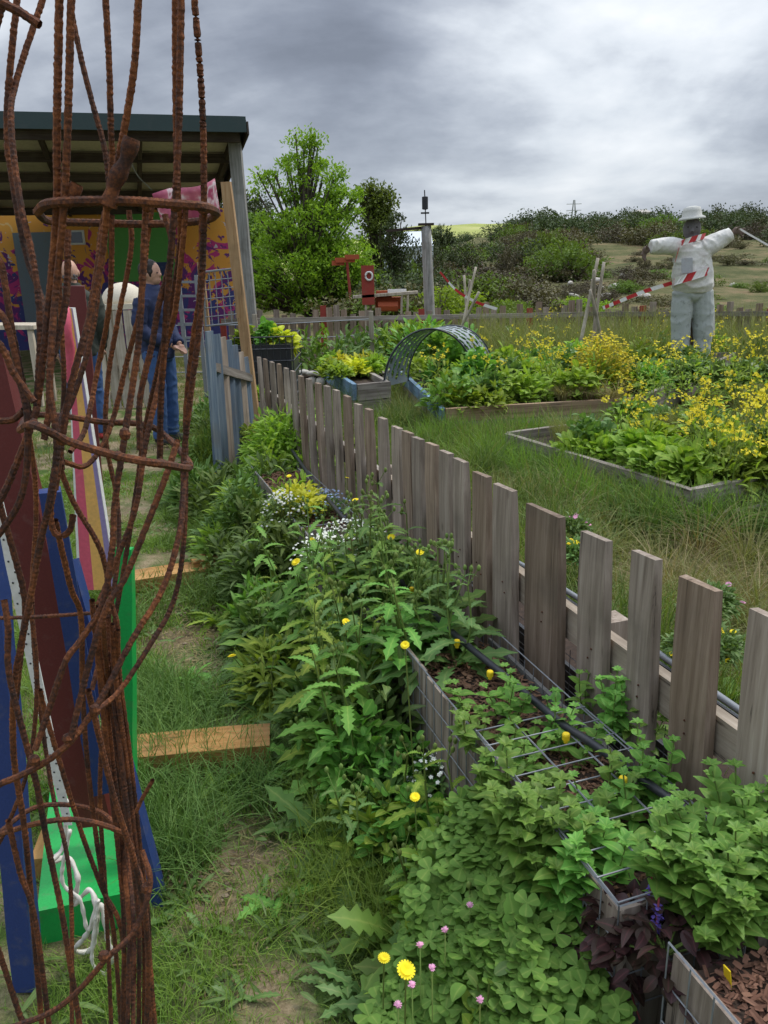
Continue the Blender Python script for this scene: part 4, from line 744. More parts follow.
# ------------------------------------------------------------------ people
def person(loc, az, h, label, arms, cloth, legs_mat, hair=True, shoe='shoe_dark'):
    t = thing('person', label, 'person', loc); s = h/1.75; M = rotz(az)
    T = lambda p: (M @ (np.array(p, float)*s))+np.array(loc)
    tube = lambda m, P, r, n=12, e=None: m.tube(cat_rom([T(p) for p in P], .03), np.interp(np.linspace(0,1,len(cat_rom([T(p) for p in P], .03))), np.linspace(0,1,len(r)), np.array(r)*s), n)
    def torso(m, zs, wx, wy, cy=0):
        P = [T((0,cy,z)) for z in zs]; an = np.arange(16)*2*math.pi/16; V = []
        for z, a, b in zip(zs, wx, wy): V += [T((math.cos(t_)*a, cy+math.sin(t_)*b, z)) for t_ in an]
        n = len(zs); V += [P[0], P[-1]]; q = [[16*i+k, 16*i+(k+1)%16, 16*i+16+(k+1)%16, 16*i+16+k] for i in range(n-1) for k in range(16)]
        for k in range(0,16,2): q += [[16*n, (k+2)%16, (k+1)%16, k], [16*n+1, 16*(n-1)+k, 16*(n-1)+(k+1)%16, 16*(n-1)+(k+2)%16]]
        m.add(V, q)
    b = MB(); b.ball(T((0,.01,1.635)), np.array([.078,.095,.112])*s, 16, 12, M); b.ball(T((0,.045,1.575)), np.array([.052,.058,.055])*s, 12, 8, M)
    b.ball(T((0,.105,1.615)), np.array([.014,.022,.022])*s, 8, 6, M); b.ball(T((0,.092,1.572)), np.array([.026,.012,.009])*s, 8, 6, M)
    for sx in (-1,1): b.ball(T((sx*.08,0,1.62)), np.array([.012,.022,.032])*s, 8, 6, M)
    tube(b, [(0,-.012,1.42),(0,0,1.56)], [.062,.054]); torso(b, [.86,.95,1.1,1.3,1.42,1.47], [.15,.16,.135,.165,.17,.06], [.1,.105,.09,.105,.09,.05])
    for i, sx in enumerate((-1,1)):
        tube(b, [(sx*.09,0,.92),(sx*.10,.015,.5),(sx*.10,-.01,.08)], [.085,.072,.055,.05,.04]); A = arms[i]
        tube(b, A, [.055,.046,.04,.036,.028]); w = np.array(A[-1]); d = nrm(w-np.array(A[-2])); sd = nrm(np.cross(d, (0,0,1)) if abs(d[2]) < .9 else np.array([0,1.,0]))
        b.ball(T(w+d*.045), np.array([.036,.036,.026])*s, 8, 6, M)
        for k, L in enumerate((.06,.075,.08,.07)):
            o = w+d*.07+sd*(k-1.5)*.019; tube(b, [o, o+d*L*.5+np.array([0,.006,-.006]), o+d*L*.85+np.array([-sx*.01,.01,-.018])], [.0095,.0075], 6)
        o = w+d*.03+sd*.03*(1 if i else -1); tube(b, [o, o+d*.03+sd*.022, o+d*.055+sd*.022], [.011,.009], 6)
    remeshed(b, 'body', 'skin', t, .008, 1)
    c = MB(); torso(c, [.84,.88,1.0,1.15,1.3,1.40,1.47,1.53], [.185,.19,.18,.175,.19,.188,.12,.075], [.135,.14,.13,.125,.13,.115,.09,.075])
    for A in arms:
        A2 = [np.array(a) for a in A]; A2[-1] = A2[-2]+(A2[-1]-A2[-2])*.95; tube(c, A2, [.082,.07,.062,.056,.047])
    wrinkle(remeshed(c, 'jacket', cloth, t, .010, 2), .007, 14, 4)
    l = MB(); torso(l, [.82,.92,1.0], [.165,.17,.15], [.115,.12,.11])
    for sx in (-1,1):
        tube(l, [(sx*.09,0,.92),(sx*.10,.02,.5),(sx*.105,-.01,.07)], [.105,.09,.073,.07,.066])
        for z in (.1,.14,.5,.54): l.ball(T((sx*.10,0,z)), np.array([.072,.07,.014])*s, 10, 5, M)
    wrinkle(remeshed(l, 'jeans', legs_mat, t, .010, 1), .004, 15, 6)
    for sx in (-1,1):
        f = MB(); f.ball(T((sx*.105,.05,.045)), np.array([.045,.135,.045])*s, 12, 8, M); f.ball(T((sx*.105,-.02,.07)), np.array([.042,.055,.055])*s, 10, 6, M); remeshed(f, 'shoe', shoe, t, .009, 1)
        MB().ball(T((sx*.03,.098,1.635)), np.array([.010,.006,.006])*s, 8, 6, M).build('eye', 'hair', t, True)
    hm = MB()
    if hair:
        hm.ball(T((0,-.012,1.665)), np.array([.09,.1,.098])*s, 16, 10, M)
        for k in range(60): a = U(2.2,7.2); zz = U(1.60,1.74); rr = .085*math.sqrt(max(.05,1-((zz-1.65)/.11)**2)); hm.ball(T((rr*math.cos(a),-.012+rr*1.05*math.sin(a),zz)), np.array([.018,.018,.022])*s, 6, 4, M)
        remeshed(hm, 'hair', 'hair', t, .008, 1)
    else:
        for k in range(26): a = U(3.6,5.8); zz = U(1.56,1.60); hm.ball(T((.074*math.cos(a),.0+.088*math.sin(a),zz)), np.array([.008,.008,.014])*s, 6, 4, M)
        hm.build('hair', 'grey_head', t, True)
    return t
person(G(168,443), -1.9, 1.60, 'young person in navy padded jacket and blue jeans, hands clasped', [[(-.17,0,1.40),(-.24,.0,1.13),(-.07,.20,.97)],[(.17,0,1.40),(.24,.0,1.13),(.07,.20,.97)]], 'navy_cloth', 'denim', True, 'shoe_dark')
person(G(92,440), .35, 1.63, 'bald person in olive jacket and dark jeans, seen from behind', [[(-.18,0,1.40),(-.24,-.01,1.12),(-.21,.08,.88)],[(.18,0,1.40),(.24,-.01,1.12),(.2,.10,.9)]], 'olive_cloth', 'denim', False, 'shoe_red')
# ------------------------------------------------------------------ scarecrow
sc = thing('scarecrow', 'scarecrow in a white smock, pale trousers and bucket hat with outstretched arms', 'scarecrow', G(692,362,.33))
YS = G(692,362,.33)[1]; K = lambda u, v, dy=0.: D(u, v, YS+dy)
MB().plank(K(692,372,.14), K(692,250,.14), .06, .06, (1,0,0)).build('stake', 'picket_brown', sc); MB().plank(K(650,248,.1), K(736,232,.1), .035, .035, UPV).build('cross_bar', 'picket_brown', sc)
m = MB(); m.ball(K(692,229), (.098,.10,.125), 16, 12); m.ball(K(693,238,-.04), (.06,.06,.055), 10, 8); m.ball(K(692,231,-.1), (.016,.025,.02), 8, 6); m.tube([K(691,247), K(692,236)], .06, 10); remeshed(m, 'head', 'grey_head', sc, .01, 1)
for u in (688,697): MB().ball(K(u,227,-.095), (.012,.008,.008), 8, 6).build('eye', 'hair', sc, True)
m = MB(); P = [K(692,v) for v in (219.5,217.5,216,211,207.5,206)]; m.tube(P, [.15,.14,.108,.10,.088,.03], 24); 
MB_ = m.build('hat', 'hat_cloth', sc, True)
m = MB(); cs = [(292,.20,.15),(286,.225,.185),(276,.225,.19),(265,.21,.16),(254,.215,.14),(247,.19,.12),(242,.10,.09)]
V = []; an = np.arange(18)*2*math.pi/18
for v, a, b in cs: c = K(692.5 if v > 250 else 692, v); V += [c+np.array([math.cos(t_)*a, math.sin(t_)*b, 0]) for t_ in an]
n = len(cs); V += [K(692,293), K(692,241)]; q = [[18*i+k, 18*i+(k+1)%18, 18*i+18+(k+1)%18, 18*i+18+k] for i in range(n-1) for k in range(18)]+[[18*n,(k+2)%18,(k+1)%18,k] for k in range(0,18,2)]+[[18*n+1,18*(n-1)+k,18*(n-1)+(k+1)%18,18*(n-1)+(k+2)%18] for k in range(0,18,2)]
m.add(V, q); m.tube(cat_rom([K(682,249),K(668,246),K(651,247)],.04), np.linspace(.105,.072,len(cat_rom([K(682,249),K(668,246),K(651,247)],.04))), 14); m.tube(cat_rom([K(702,249),K(715,243),K(731,234)],.04), np.linspace(.125,.075,len(cat_rom([K(702,249),K(715,243),K(731,234)],.04))), 14)
for k in range(0): a = U(3.1,6.3); v = U(246,290); m.ball(K(692+19*math.cos(a), v, .16*math.sin(a)), (.07*U(.6,1.5),.008,.012), 8, 5, [[1,0,U(-.5,.5)],[0,1,0],[U(-.5,.5),0,1]])
for k in range(8): m.ball(K(U(655,675), U(243,250), -.06), (.012,.02,.05), 8, 5); m.ball(K(U(710,728), U(236,244), -.07), (.012,.02,.06), 8, 5)
wrinkle(remeshed(m, 'smock', 'white_cloth', sc, .010, 2), .009, 10, 1)
MB().plank(K(687,258,-.165), K(687,273,-.20), .13, .008, (1,0,0)).build('pocket', 'patch_grey', sc)
m = MB(); 
for (a, b, c, r0) in (((683,291),(681,325),(680,364),.115),((702,291),(703,325),(701,360),.122)): P = cat_rom([K(*a),K(*b),K(*c)],.05); m.tube(P, np.interp(np.linspace(0,1,len(P)),[0,.3,.75,1],[r0,r0,.098,.088]), 14)
m.ball(K(692,294), (.215,.14,.10), 14, 8)
for k in range(0): v = U(300,358); s_ = U(-1,1)>0; m.ball(K((702 if s_ else 681)+U(-7,7), v, -.095), (.05,.010,.012), 8, 5)
wrinkle(remeshed(m, 'trousers', 'dirty_trouser', sc, .010, 2), .006, 9, 2)
MB().plank(K(711,298,.05), K(712,336,.05), .07, .02, (1,0,0)).build('coat_tail', 'white_cloth', sc)
for hx, hv, sg in ((646,250,-1),(736,231,1)):
    m = MB(); c = K(hx, hv); m.ball(c, (.045,.03,.045), 10, 6)
    for k, (ax_, az_) in enumerate([(.4,-.9),(.1,-1),(.7,-.7),(.9,-.4)] if sg < 0 else [(1,.3),(1,.05),(.95,-.2),(.8,-.5)]):
        ax_ = -abs(ax_)*.6 if sg < 0 else ax_; m.tube([c, c+np.array([ax_*.06, 0, az_*.06]), c+np.array([ax_*.10, -.02, az_*.115-.01])], [.016,.013,.009], 6)
    m.tube([c, c+np.array([.0,-.04,.03]), c+np.array([.02*sg,-.06,.05])], [.016,.013,.009], 6); remeshed(m, 'hand', 'glove', sc, .007, 1)
def ribbon(P, w, name, parent=None, per=.16, label=None):
    P = cat_rom(P, .04); T = nrm(np.gradient(P, axis=0)); n = len(P); L = np.concatenate([[0], np.cumsum(np.linalg.norm(np.diff(P, axis=0), axis=1))])
    V = np.stack([P-UPV*w/2-T*w*.3, P+UPV*w/2+T*w*.3], 1).reshape(-1,3); m = MB()
    for i in range(n-1): m.add([V[2*i],V[2*i+2],V[2*i+3],V[2*i+1]], [[0,1,2,3]], int((L[i]/per) % 1 < .5))
    return m.build(name, ['tape_white','tape_red'], parent)
ribbon([K(673,284,.05),K(676,281,-.15),K(690,277,-.235),K(706,272,-.2),K(712,270,.0)], .085, 'tape', sc, .26)
ribbon([K(681,243,-.06),K(684,242,-.155),K(690,240,-.17),K(697,238,-.16),K(705,236,-.05)], .06, 'tape', sc, .16)
ribbon([K(680,246,-.08),K(677,255,-.17),K(674,266,-.14)], .03, 'tape', sc, .4)
tp = ribbon([K(672,283,.0),K(655,288),K(640,293,.05),K(620,301,.2),K(603,308,.5)], .045, 'barrier_tape', None, .2); tag(tp, 'red and white tape running from the belly of the scarecrow to the stick wigwam', 'tape')
tp = ribbon([K(740,229,-.03),K(752,236,-.2),K(775,249,-.5),K(800,262,-1)], .022, 'barrier_tape', None, .05); tp.data.materials[1] = MATS['tape_white']; tag(tp, 'twisted pale tape running off to the right from the raised hand of the scarecrow', 'tape')
tp = ribbon([D(440,272,11.2),D(455,289,11.2),D(470,299,11.2),D(484,305,11.15),D(497,309,11.1)], .04, 'barrier_tape', None, .3); tag(tp, 'red and white tape drooping across the pale bean poles', 'tape')
# ------------------------------------------------------------------ vegetation kit
def vnoise(x, y, sc, seed=0):
    x = np.asarray(x)*sc+seed*17.3; y = np.asarray(y)*sc+seed*7.7; xi = np.floor(x).astype(int); yi = np.floor(y).astype(int); fx = sstep(x-xi); fy = sstep(y-yi)
    hsh = lambda a, b: ((np.sin(a*127.1+b*311.7+seed)*43758.5453) % 1)
    return (hsh(xi,yi)*(1-fx)+hsh(xi+1,yi)*fx)*(1-fy)+(hsh(xi,yi+1)*(1-fx)+hsh(xi+1,yi+1)*fx)*fy
PR_OV = [(0,.10),(.08,.30),(.2,.44),(.35,.52),(.5,.53),(.65,.46),(.8,.34),(.92,.18),(1,.03)]
PR_MI = [(0,.12),(.1,.34),(.22,.46),(.36,.50),(.5,.46),(.64,.38),(.78,.27),(.9,.13),(1,.02)]
PR_LA = [(0,.15),(.25,.4),(.55,.5),(.8,.3),(1,.03)]
PR_TH = [(t, (.10+.42*math.sin(math.pi*min(1,t*.92+.06))**.8)*(1 if i%2 else .48)*(1.15 if t > .6 else .9)) for i, t in enumerate(np.linspace(0,.93,15))]+[(1,.02)]
PR_RO = [(0,.1),(.15,.4),(.45,.56),(.75,.48),(.92,.25),(1,.05)]
def diam(m, P, Dr, Nn, L, Wd):
    Dr = nrm(Dr); Sd = nrm(np.cross(Dr, Nn)); L = np.broadcast_to(L, (len(P),))[:,None]; Wd = np.broadcast_to(Wd, (len(P),))[:,None]
    V = np.stack([P, P+Dr*L*.5+Sd*Wd/2, P+Dr*L, P+Dr*L*.5-Sd*Wd/2], 1).reshape(-1,3); return m.add(V, np.arange(len(P)*4).reshape(-1,4))
def rdir(n, up=.3): d = rng.normal(0,1,(n,3)); d[:,2] = np.abs(d[:,2])*up+U(-.1,.3,n); return nrm(d)
def flower_heads(m, P, r, npet=14, up=None, flat=.35, w=.35):
    for p in np.atleast_2d(P):
        an = np.arange(npet)*2*math.pi/npet+U(0,1); k = len(an); n = nrm(np.array([0,0,1.])+U(-.45,.45,3)+np.array([0,-.25,0])); a = nrm(np.cross(n, (1,0,.1))); b = np.cross(n, a)
        for rr, fl in ((r, flat), (r*.7, flat+.5)):
            dr = a*np.cos(an)[:,None]+b*np.sin(an)[:,None]+n*fl; m.leaf(np.repeat(p[None], k, 0), dr, n, rr, rr*w, [(0,.4),(.6,.55),(1,.3)], .25, .0)
def stems(m, B, Tp, r0, r1, bend=.05):
    for b, t in zip(B, Tp):
        mid = (b+t)/2+U(-bend,bend,3)*np.linalg.norm(t-b); P = np.array([b, (b*.6+mid*.8+t*.0)/1.4*.5+mid*.5, mid, (mid+t)/2, t]); P = cat_rom([b, mid, t], .06); m.tube(P, np.linspace(r0, r1, len(P)), 4, cap=False)
def plant(name, label, cat, c, group, parts):
    t = thing(name, label, cat, c, group)
    for pn, mt, mb in parts:
        if mb.v: mb.build(pn, mt, t, True)
    return t
def thistle(c, h, R, nl, ns, label, group='sow thistles and dandelions along the path', mat='thistle', fl=1, name='sow_thistle'):
    c = np.array(c, float); lf, st_, fm, bd = MB(), MB(), MB(), MB(); an = U(0,6.28,nl); el = U(.1,1.1,nl)
    d = np.stack([np.cos(an)*np.cos(el), np.sin(an)*np.cos(el), np.sin(el)], -1); L = R*U(.6,1.15,nl); lf.leaf(c+U(-.02,.02,(nl,3))*[1,1,0]+UPV*.01, d, UPV+U(-.35,.35,(nl,3)), L, L*U(.24,.34,nl), PR_TH, U(.3,.8,nl), .18)
    for i in range(ns):
        a = U(0,6.28); t = c+np.array([math.cos(a)*h*.28*U(.2,1), math.sin(a)*h*.28*U(.2,1), h*U(.7,1.05)]); P = cat_rom([c, (c+t)/2+U(-.03,.03,3), t], .03); st_.tube(P, np.linspace(.0045,.0022,len(P)), 5, cap=False)
        k = max(4, int(len(P)*.75)); ii = np.linspace(2, len(P)-1, k).astype(int); a2 = np.arange(k)*2.4+a; f = np.linspace(1, .35, k); d = np.stack([np.cos(a2), np.sin(a2), .5+U(-.1,.5,k)], -1)
        lf.leaf(P[ii], d, UPV, .17*f*U(.8,1.2,k)*min(1.3,h/.4), .06*f*min(1.3,h/.4), PR_TH, .65, .2)
        for j in range(3):
            q = t+U(-.03,.03,3)+UPV*.03; st_.ball(q, (.006,.006,.010), 6, 4); st_.tube([t, q], .0012, 4, cap=False)
        if U(0,1) < fl: flower_heads(fm, t+UPV*.05, .014, 16); st_.tube([t, t+UPV*.05], .0015, 4, cap=False)
    return plant(name, label, 'plant', c, group, [('leaves', mat, lf), ('stem', 'stem', st_), ('flower', 'yellow_petal', fm)])
def mint(c, h, n, label, spread=.1, group='mint plants in the near planter', sc=1., mat='mint'):
    c = np.array(c, float); lf, st_ = MB(), MB()
    for i in range(n):
        a = U(0,6.28); rr = spread*math.sqrt(U(0,1)); b = c+np.array([math.cos(a)*rr*.6, math.sin(a)*rr*.6, 0]); hh = h*U(.55,1.1); t = b+np.array([math.cos(a)*rr*.9, math.sin(a)*rr*.9, hh]); P = cat_rom([b, (b+t)/2+U(-.01,.01,3), t], .012); st_.tube(P[::2], .0016, 4, cap=False)
        k = max(3, int(hh/.021)); ii = np.linspace(1, len(P)-1, k).astype(int); ph = U(0,3)
        for side in (0, math.pi):
            a2 = ph+np.arange(k)*math.pi/2+side; f = np.interp(np.linspace(0,1,k), [0,.5,.8,1], [.7,1,.8,.45])*sc; d = np.stack([np.cos(a2), np.sin(a2), .35+.5*np.linspace(0,1,k)+U(-.1,.1,k)], -1); lf.leaf(P[ii], d, UPV+U(-.2,.2,(k,3)), .044*f*U(.8,1.25,k), .030*f*U(.9,1.15,k), PR_MI, U(.15,.65,k), .14)
        a2 = ph+np.arange(6)*1.05; lf.leaf(np.repeat(t[None],6,0), np.stack([np.cos(a2), np.sin(a2), np.full(6,1.)], -1), UPV, .017*sc, .011*sc, PR_MI, .35, .25)
    return plant('mint_plant', label, 'plant', c, group, [('leaves', mat, lf), ('stem', 'stem', st_)])
def leafy(c, R, n, L, w, mat, label, name='leafy_plant', group=None, prof=PR_RO, up=.6, drp=.4, cat='plant', fl=None):
    c = np.array(c, float); R = np.broadcast_to(np.array(R, float), (3,)); lf, st_, fm = MB(), MB(), MB(); d0 = rdir(n, 1.); r = U(.35,1.,n)**.6; lump = .75+.35*vnoise(np.arctan2(d0[:,1],d0[:,0])*2, d0[:,2]*3, 1.3, int(U(1,99)))
    P = c+d0*R*(r*lump)[:,None]; P[:,2] = np.maximum(P[:,2], c[2]+.01); d = nrm(d0*[1,1,.5]+rng.normal(0,.45,(n,3))+UPV*up*.4); lf.leaf(P, d, UPV+rng.normal(0,.35,(n,3)), L*U(.6,1.2,n), w*U(.7,1.15,n), prof, U(0,drp*1.6,n), .2)
    k = min(40, n//8); idx = rng.integers(0, n, k); stems(st_, np.repeat(c[None],k,0), P[idx], .003, .0015)
    if fl and fl[1] <= 20:
        mt, nf, rf = fl; t = plant(name, label, cat, c, group, [('leaves', mat, lf), ('stem', 'stem', st_)]); d1 = rdir(nf, 1.3)
        for q in c+d1*R*U(.8,1.1,nf)[:,None]: h_ = MB(); flower_heads(h_, q, rf, 9, w=.6); h_.build('flower', mt, t, True, loc=q)
        return t
    if fl:
        mt, nf, rf = fl; d1 = rdir(nf, 1.3); Pf = c+d1*R*U(.9,1.12,nf)[:,None]; flower_heads(fm, Pf, rf, 5 if rf < .01 else 12, w=.7)
        return plant(name, label, cat, c, group, [('leaves', mat, lf), ('stem', 'stem', st_), ('flower', mt, fm)])
    return plant(name, label, cat, c, group, [('leaves', mat, lf), ('stem', 'stem', st_)])
def mustard(c, h, n, label, group='yellow mustard flowers in the right hand bed', R=.2, dens=6, leafn=40):
    c = np.array(c, float); lf, st_, fm = MB(), MB(), MB()
    for i in range(n):
        a = U(0,6.28); t = c+np.array([math.cos(a)*R*U(.1,1), math.sin(a)*R*U(.1,1), h*U(.65,1.08)]); P = cat_rom([c+U(-.03,.03,3)*[1,1,0], (c+t)/2+U(-.03,.03,3), t], .05); st_.tube(P, np.linspace(.0035,.0015,len(P)), 4, cap=False)
        tips = [t]
        for j in range(2):
            q = P[int(len(P)*U(.5,.85))]; e = q+np.array([U(-.09,.09),U(-.09,.09),U(.05,.15)]); st_.tube([q, (q+e)/2+UPV*.01, e], .0013, 4, cap=False); tips.append(e)
        for e in tips: 
            k = int(dens*.45*U(.2,1.3))+1; Q = e+rng.normal(0,.013,(k,3)); nn = nrm(rng.normal(0,.6,(k,3))+UPV*.8+np.array([0,-.4,0])); a_ = nrm(np.cross(nn, rng.normal(0,1,(k,3))))
            for s_ in (0,1,2,3): dd = a_ if s_ == 0 else np.cross(nn, a_) if s_ == 1 else -a_ if s_ == 2 else -np.cross(nn, a_); diam(fm, Q, dd+nn*.2, nn, .012, .009)
    leafn = int(leafn*1.8); d0 = rdir(leafn, 1.); P = c+d0*[R*1.1,R*1.1,h*.72]*U(.3,1,leafn)[:,None]; lf.leaf(P, nrm(d0+rng.normal(0,.4,(leafn,3))), UPV+rng.normal(0,.3,(leafn,3)), .09*U(.5,1.2,leafn), .045*U(.6,1.1,leafn), PR_TH[::2]+[(1,.02)], .4, .2)
    return plant('mustard_plant', label, 'plant', c, group, [('leaves', 'bright_leaf', lf), ('stem', 'stem', st_), ('flower', 'mustard_petal', fm)])
def tuft(c, n, L, label, mat='dry_grass', w=.0028, R=.06, lean=.9, group='grass tussocks beyond the pickets'):
    c = np.array(c, float); a = U(0,6.28,n); P = c+np.stack([np.cos(a), np.sin(a), np.zeros(n)], -1)*R*np.sqrt(U(0,1,n))[:,None]; a2 = a+U(-.6,.6,n); m = MB(); m.blade(P, np.stack([np.cos(a2), np.sin(a2), np.zeros(n)], -1), L*U(.5,1.1,n), w, lean*U(.3,1.1,n), 6)
    o = m.build('grass_tussock', mat, None, True, loc=c); return tag(o, label, 'grass', group)
def dandelion(u, v, z, label, r=.016, base=True):
    p = G(u, v, z); b = p*[1,1,0]+np.array([U(-.03,.03),U(-.02,.05),0]); st_, fm, lf = MB(), MB(), MB(); P = cat_rom([b, (b+p)/2+U(-.02,.02,3), p], .03); st_.tube(P, .0018, 5); flower_heads(fm, p, r, 18, w=.3)
    if base: k = 9; a = U(0,6.28,k); lf.leaf(np.repeat(b[None],k,0)+UPV*.01, np.stack([np.cos(a),np.sin(a),U(.1,.6,k)],-1), UPV, U(.08,.15,k), .04, PR_TH, .4, .15)
    return plant('dandelion', label, 'dandelion', b, 'dandelions in flower', [('stalk','stem',st_),('flower','yellow_petal',fm),('leaves','thistle',lf)])
# ------------------------------------------------------------------ lawn and long grass
BARE = [(G(200,612),.42),(G(215,650),.25),(G(255,815),.14),(G(222,770),.12),(G(300,850),.12),(G(275,985),.12),(G(240,890),.12),(G(315,745),.1),(G(190,880),.07),(G(120,520),.3),(G(130,470),.6),(G(110,420),.8),(G(320,920),.08)]
def lcoord(x, y): return x*FN[0]+y*FN[1], x*FD[0]+y*FD[1]
def in_poly(x, y, P):
    r = np.zeros(x.shape, bool); n = len(P)
    for i in range(n):
        x1, y1 = P[i][:2]; x2, y2 = P[(i+1)%n][:2]; c = ((y1 > y) != (y2 > y)) & (x < (x2-x1)*(y-y1)/(y2-y1+1e-12)+x1); r ^= c
    return r
BEDS = [[A0, A1, A1+nA*1.6, A0+nA*1.6], [B0, B2, B3+np.array([.3,2.,0]), B1+np.array([.2,1.2,0])], [C0, C2, C2+(C1-C0), C1]]
SLP = [[G(100,765), G(272,750), G(272,722), G(100,735)], [G(100,588), G(236,575), G(232,550), G(100,560)], [G(44,955), G(136,935), G(142,800), G(60,770)]]
def bare(x, y):
    b = np.zeros(x.shape)
    for p, r in BARE: b = np.maximum(b, 1-((x-p[0])**2+(y-p[1])**2)/(r*r*1.6))
    return np.clip(b*1.5, 0, 1)*(.55+.45*sstep((vnoise(x,y,11,31)-.25)*2.5))
def vis(x, y, mg=.15):
    return (np.abs(x) < y*.5+mg+.25) & (y > .75)
def scatter(n, x0, x1, y0, y1, pw=1.):
    y = y0+(y1-y0)*U(0,1,n)**pw; x = U(x0,x1,n); k = vis(x, y); x, y = x[k], y[k]
    for B in BEDS+SLP: k = ~in_poly(x, y, B); x, y = x[k], y[k]
    return x, y
def mkgrass(name, x, y, L, w, lean, mat, label, segs=4):
    n = len(x); a = U(0,6.28,n); m = MB(); m.blade(np.stack([x, y, terrain(x, y)-.004], -1), np.stack([np.cos(a), np.sin(a), np.zeros(n)], -1), L, w, lean, segs)
    return tag(m.build(name, mat, None, True), label, 'grass', None, 'stuff')
x, y = scatter(330000, -2.6, .9, .75, 6.2, 1.15); l, s_ = lcoord(x, y); den = .25+1.1*vnoise(x, y, 3.2, 3)*vnoise(x, y, 9, 5); den = den*(1-.95*bare(x, y)); den += .55*sstep((l-.25)/.3)
k = (l < .69) & (U(0,1,len(x)) < den); x, y, l = x[k], y[k], l[k]
Lh = (.028+.085*vnoise(x, y, 4, 8)**1.5)*U(.5,1.3,len(x))*(1+1.1*sstep((l-.2)/.4)); mkgrass('grass', x, y, Lh, .0022+.0006*y, U(.2,1.1,len(x)), 'grass', 'short patchy green grass worn to straw coloured earth along the path')
x, y = scatter(26000, -2.6, .9, .75, 6.2); l, s_ = lcoord(x, y); k = (l < .69)&(U(0,1,len(x)) < .5); x, y = x[k], y[k]; mkgrass('straw', x, y, U(.02,.06,len(x)), .0025, U(.8,1.6,len(x)), 'dry_grass', 'dry straw littered through the short grass')
def clumpgrass(cs, n, R, L, mat, label, w=.003, name='long_grass', lean=(.05,.75)):
    X, Y, LL = [], [], []
    for c in cs: k = int(n); a = U(0,6.28,k); r = R*np.sqrt(U(0,1,k)); X.append(c[0]+r*np.cos(a)); Y.append(c[1]+r*np.sin(a)); LL.append(L*U(.45,1.1,k))
    return mkgrass(name, np.concatenate(X), np.concatenate(Y), np.concatenate(LL), w, U(*lean,len(np.concatenate(X))), mat, label, 6)
clumpgrass([G(u,v) for u,v in [(165,755),(190,770),(210,765),(160,800),(178,820),(150,780),(230,775),(155,840),(172,880),(150,720),(165,735),(200,715),(145,690),(165,700),(120,640),(250,800),(275,770),(190,850)]], 220, .10, .22, 'deep_grass', 'long lush grass leaning over the nearer sleeper', .0042, lean=(.1,1.3))
clumpgrass([G(u,v) for u,v in [(100,600),(140,620),(170,590),(240,580),(215,600),(245,590),(185,545),(210,500),(240,480),(205,470),(190,520),(235,520)]], 220, .16, .18, 'deep_grass', 'long grass round the farther sleeper', .006, lean=(.1,1.2))
clumpgrass([G(u,v) for u,v in [(330,700),(300,730),(345,760),(370,800),(400,840),(420,880),(350,840),(330,800),(390,760),(300,690),(290,650),(310,620),(380,900),(340,900),(440,920),(410,940),(460,840)]], 300, .13, .19, 'grass', 'long grass between the path and the planters', .004, lean=(.1,1.2))
# beyond the pickets
x, y = scatter(260000, .1, 6.5, 1.2, 13.5, .9); l, s_ = lcoord(x, y); k = (l > 1.12)&(U(0,1,len(x)) < .10+.42*vnoise(x, y, 2.1, 4)); x, y = x[k], y[k]
mkgrass('long_grass', x, y, (.16+.30*vnoise(x, y, 1.7, 6)*(1-.45*sstep((y-6)/4)))*U(.5,1.25,len(x)), .0055+.0007*y, U(.1,1.1,len(x)), 'tall_grass', 'long green grass among the raised beds', 5)
x, y = scatter(60000, .3, 3.2, 1.2, 6.5, .9); l, s_ = lcoord(x, y); k = (l > 1.12)&(U(0,1,len(x)) < 1.6*(vnoise(x, y, 2.4, 9)-.42)+.55*sstep((2.6-y)/1.2)); x, y = x[k], y[k]
mkgrass('dry_grass', x, y, (.14+.22*vnoise(x, y, 2, 2))*U(.4,1.2,len(x)), .003, U(.6,1.5,len(x)), 'dry_grass', 'dry tan grass stalks beyond the near pickets', 5)
x, y = scatter(70000, -4.5, 7.5, 6.2, 14.5, .9); l, s_ = lcoord(x, y); k = (U(0,1,len(x)) < .3+.9*vnoise(x, y, 1.4, 12))&(bare(x,y) < .5); x, y = x[k], y[k]
mkgrass('rough_grass', x, y, (.08+.22*vnoise(x, y, .9, 6)*sstep((x+.6)/2))*U(.5,1.25,len(x)), .009, U(.3,1.,len(x)), 'tall_grass', 'rough grass at the back of the garden', 4)
x, y = scatter(24000, 1.2, 7.5, 9.8, 12.6); k = U(0,1,len(x)) < .9*vnoise(x, y, 1.1, 16)+.15; x, y = x[k], y[k]
mkgrass('tall_grass', x, y, U(.4,1.05,len(x)), .011, U(.1,.6,len(x)), 'tall_grass', 'waist high flowering grass in front of the far fence', 5)
for i, (u, v, z, n, L) in enumerate([(682,610,0,120,.5),(676,575,0,120,.5),(755,600,0,130,.5),(690,600,.0,90,.42),(660,560,.0,90,.4),(735,590,0,90,.42),(600,520,0,80,.4),(560,500,0,90,.42),(700,520,.0,110,.42),(745,530,0,120,.45),(620,590,0,60,.35),(530,480,0,110,.38),(500,470,0,110,.4),(650,640,0,80,.35),(720,660,0,90,.38)]):
    c = G(u, v+40); tuft(c, n, L, ['straw coloured grass tussock arching behind the pickets','half dried grass tussock by the right hand bed'][i%2], 'dry_grass' if i%3 else 'tall_grass', .0052, .08, 1.0)
for i, (u, v) in enumerate([(430,400),(455,425),(475,440),(405,405),(575,450),(610,470),(480,410),(495,450),(545,425),(640,505),(590,430)]):
    tuft(G(u, v+8), 260, .42, 'fine green grass tussock between the raised beds', 'tall_grass', .0035, .13, .8, 'fine grass tussocks between the beds')
cs2 = []
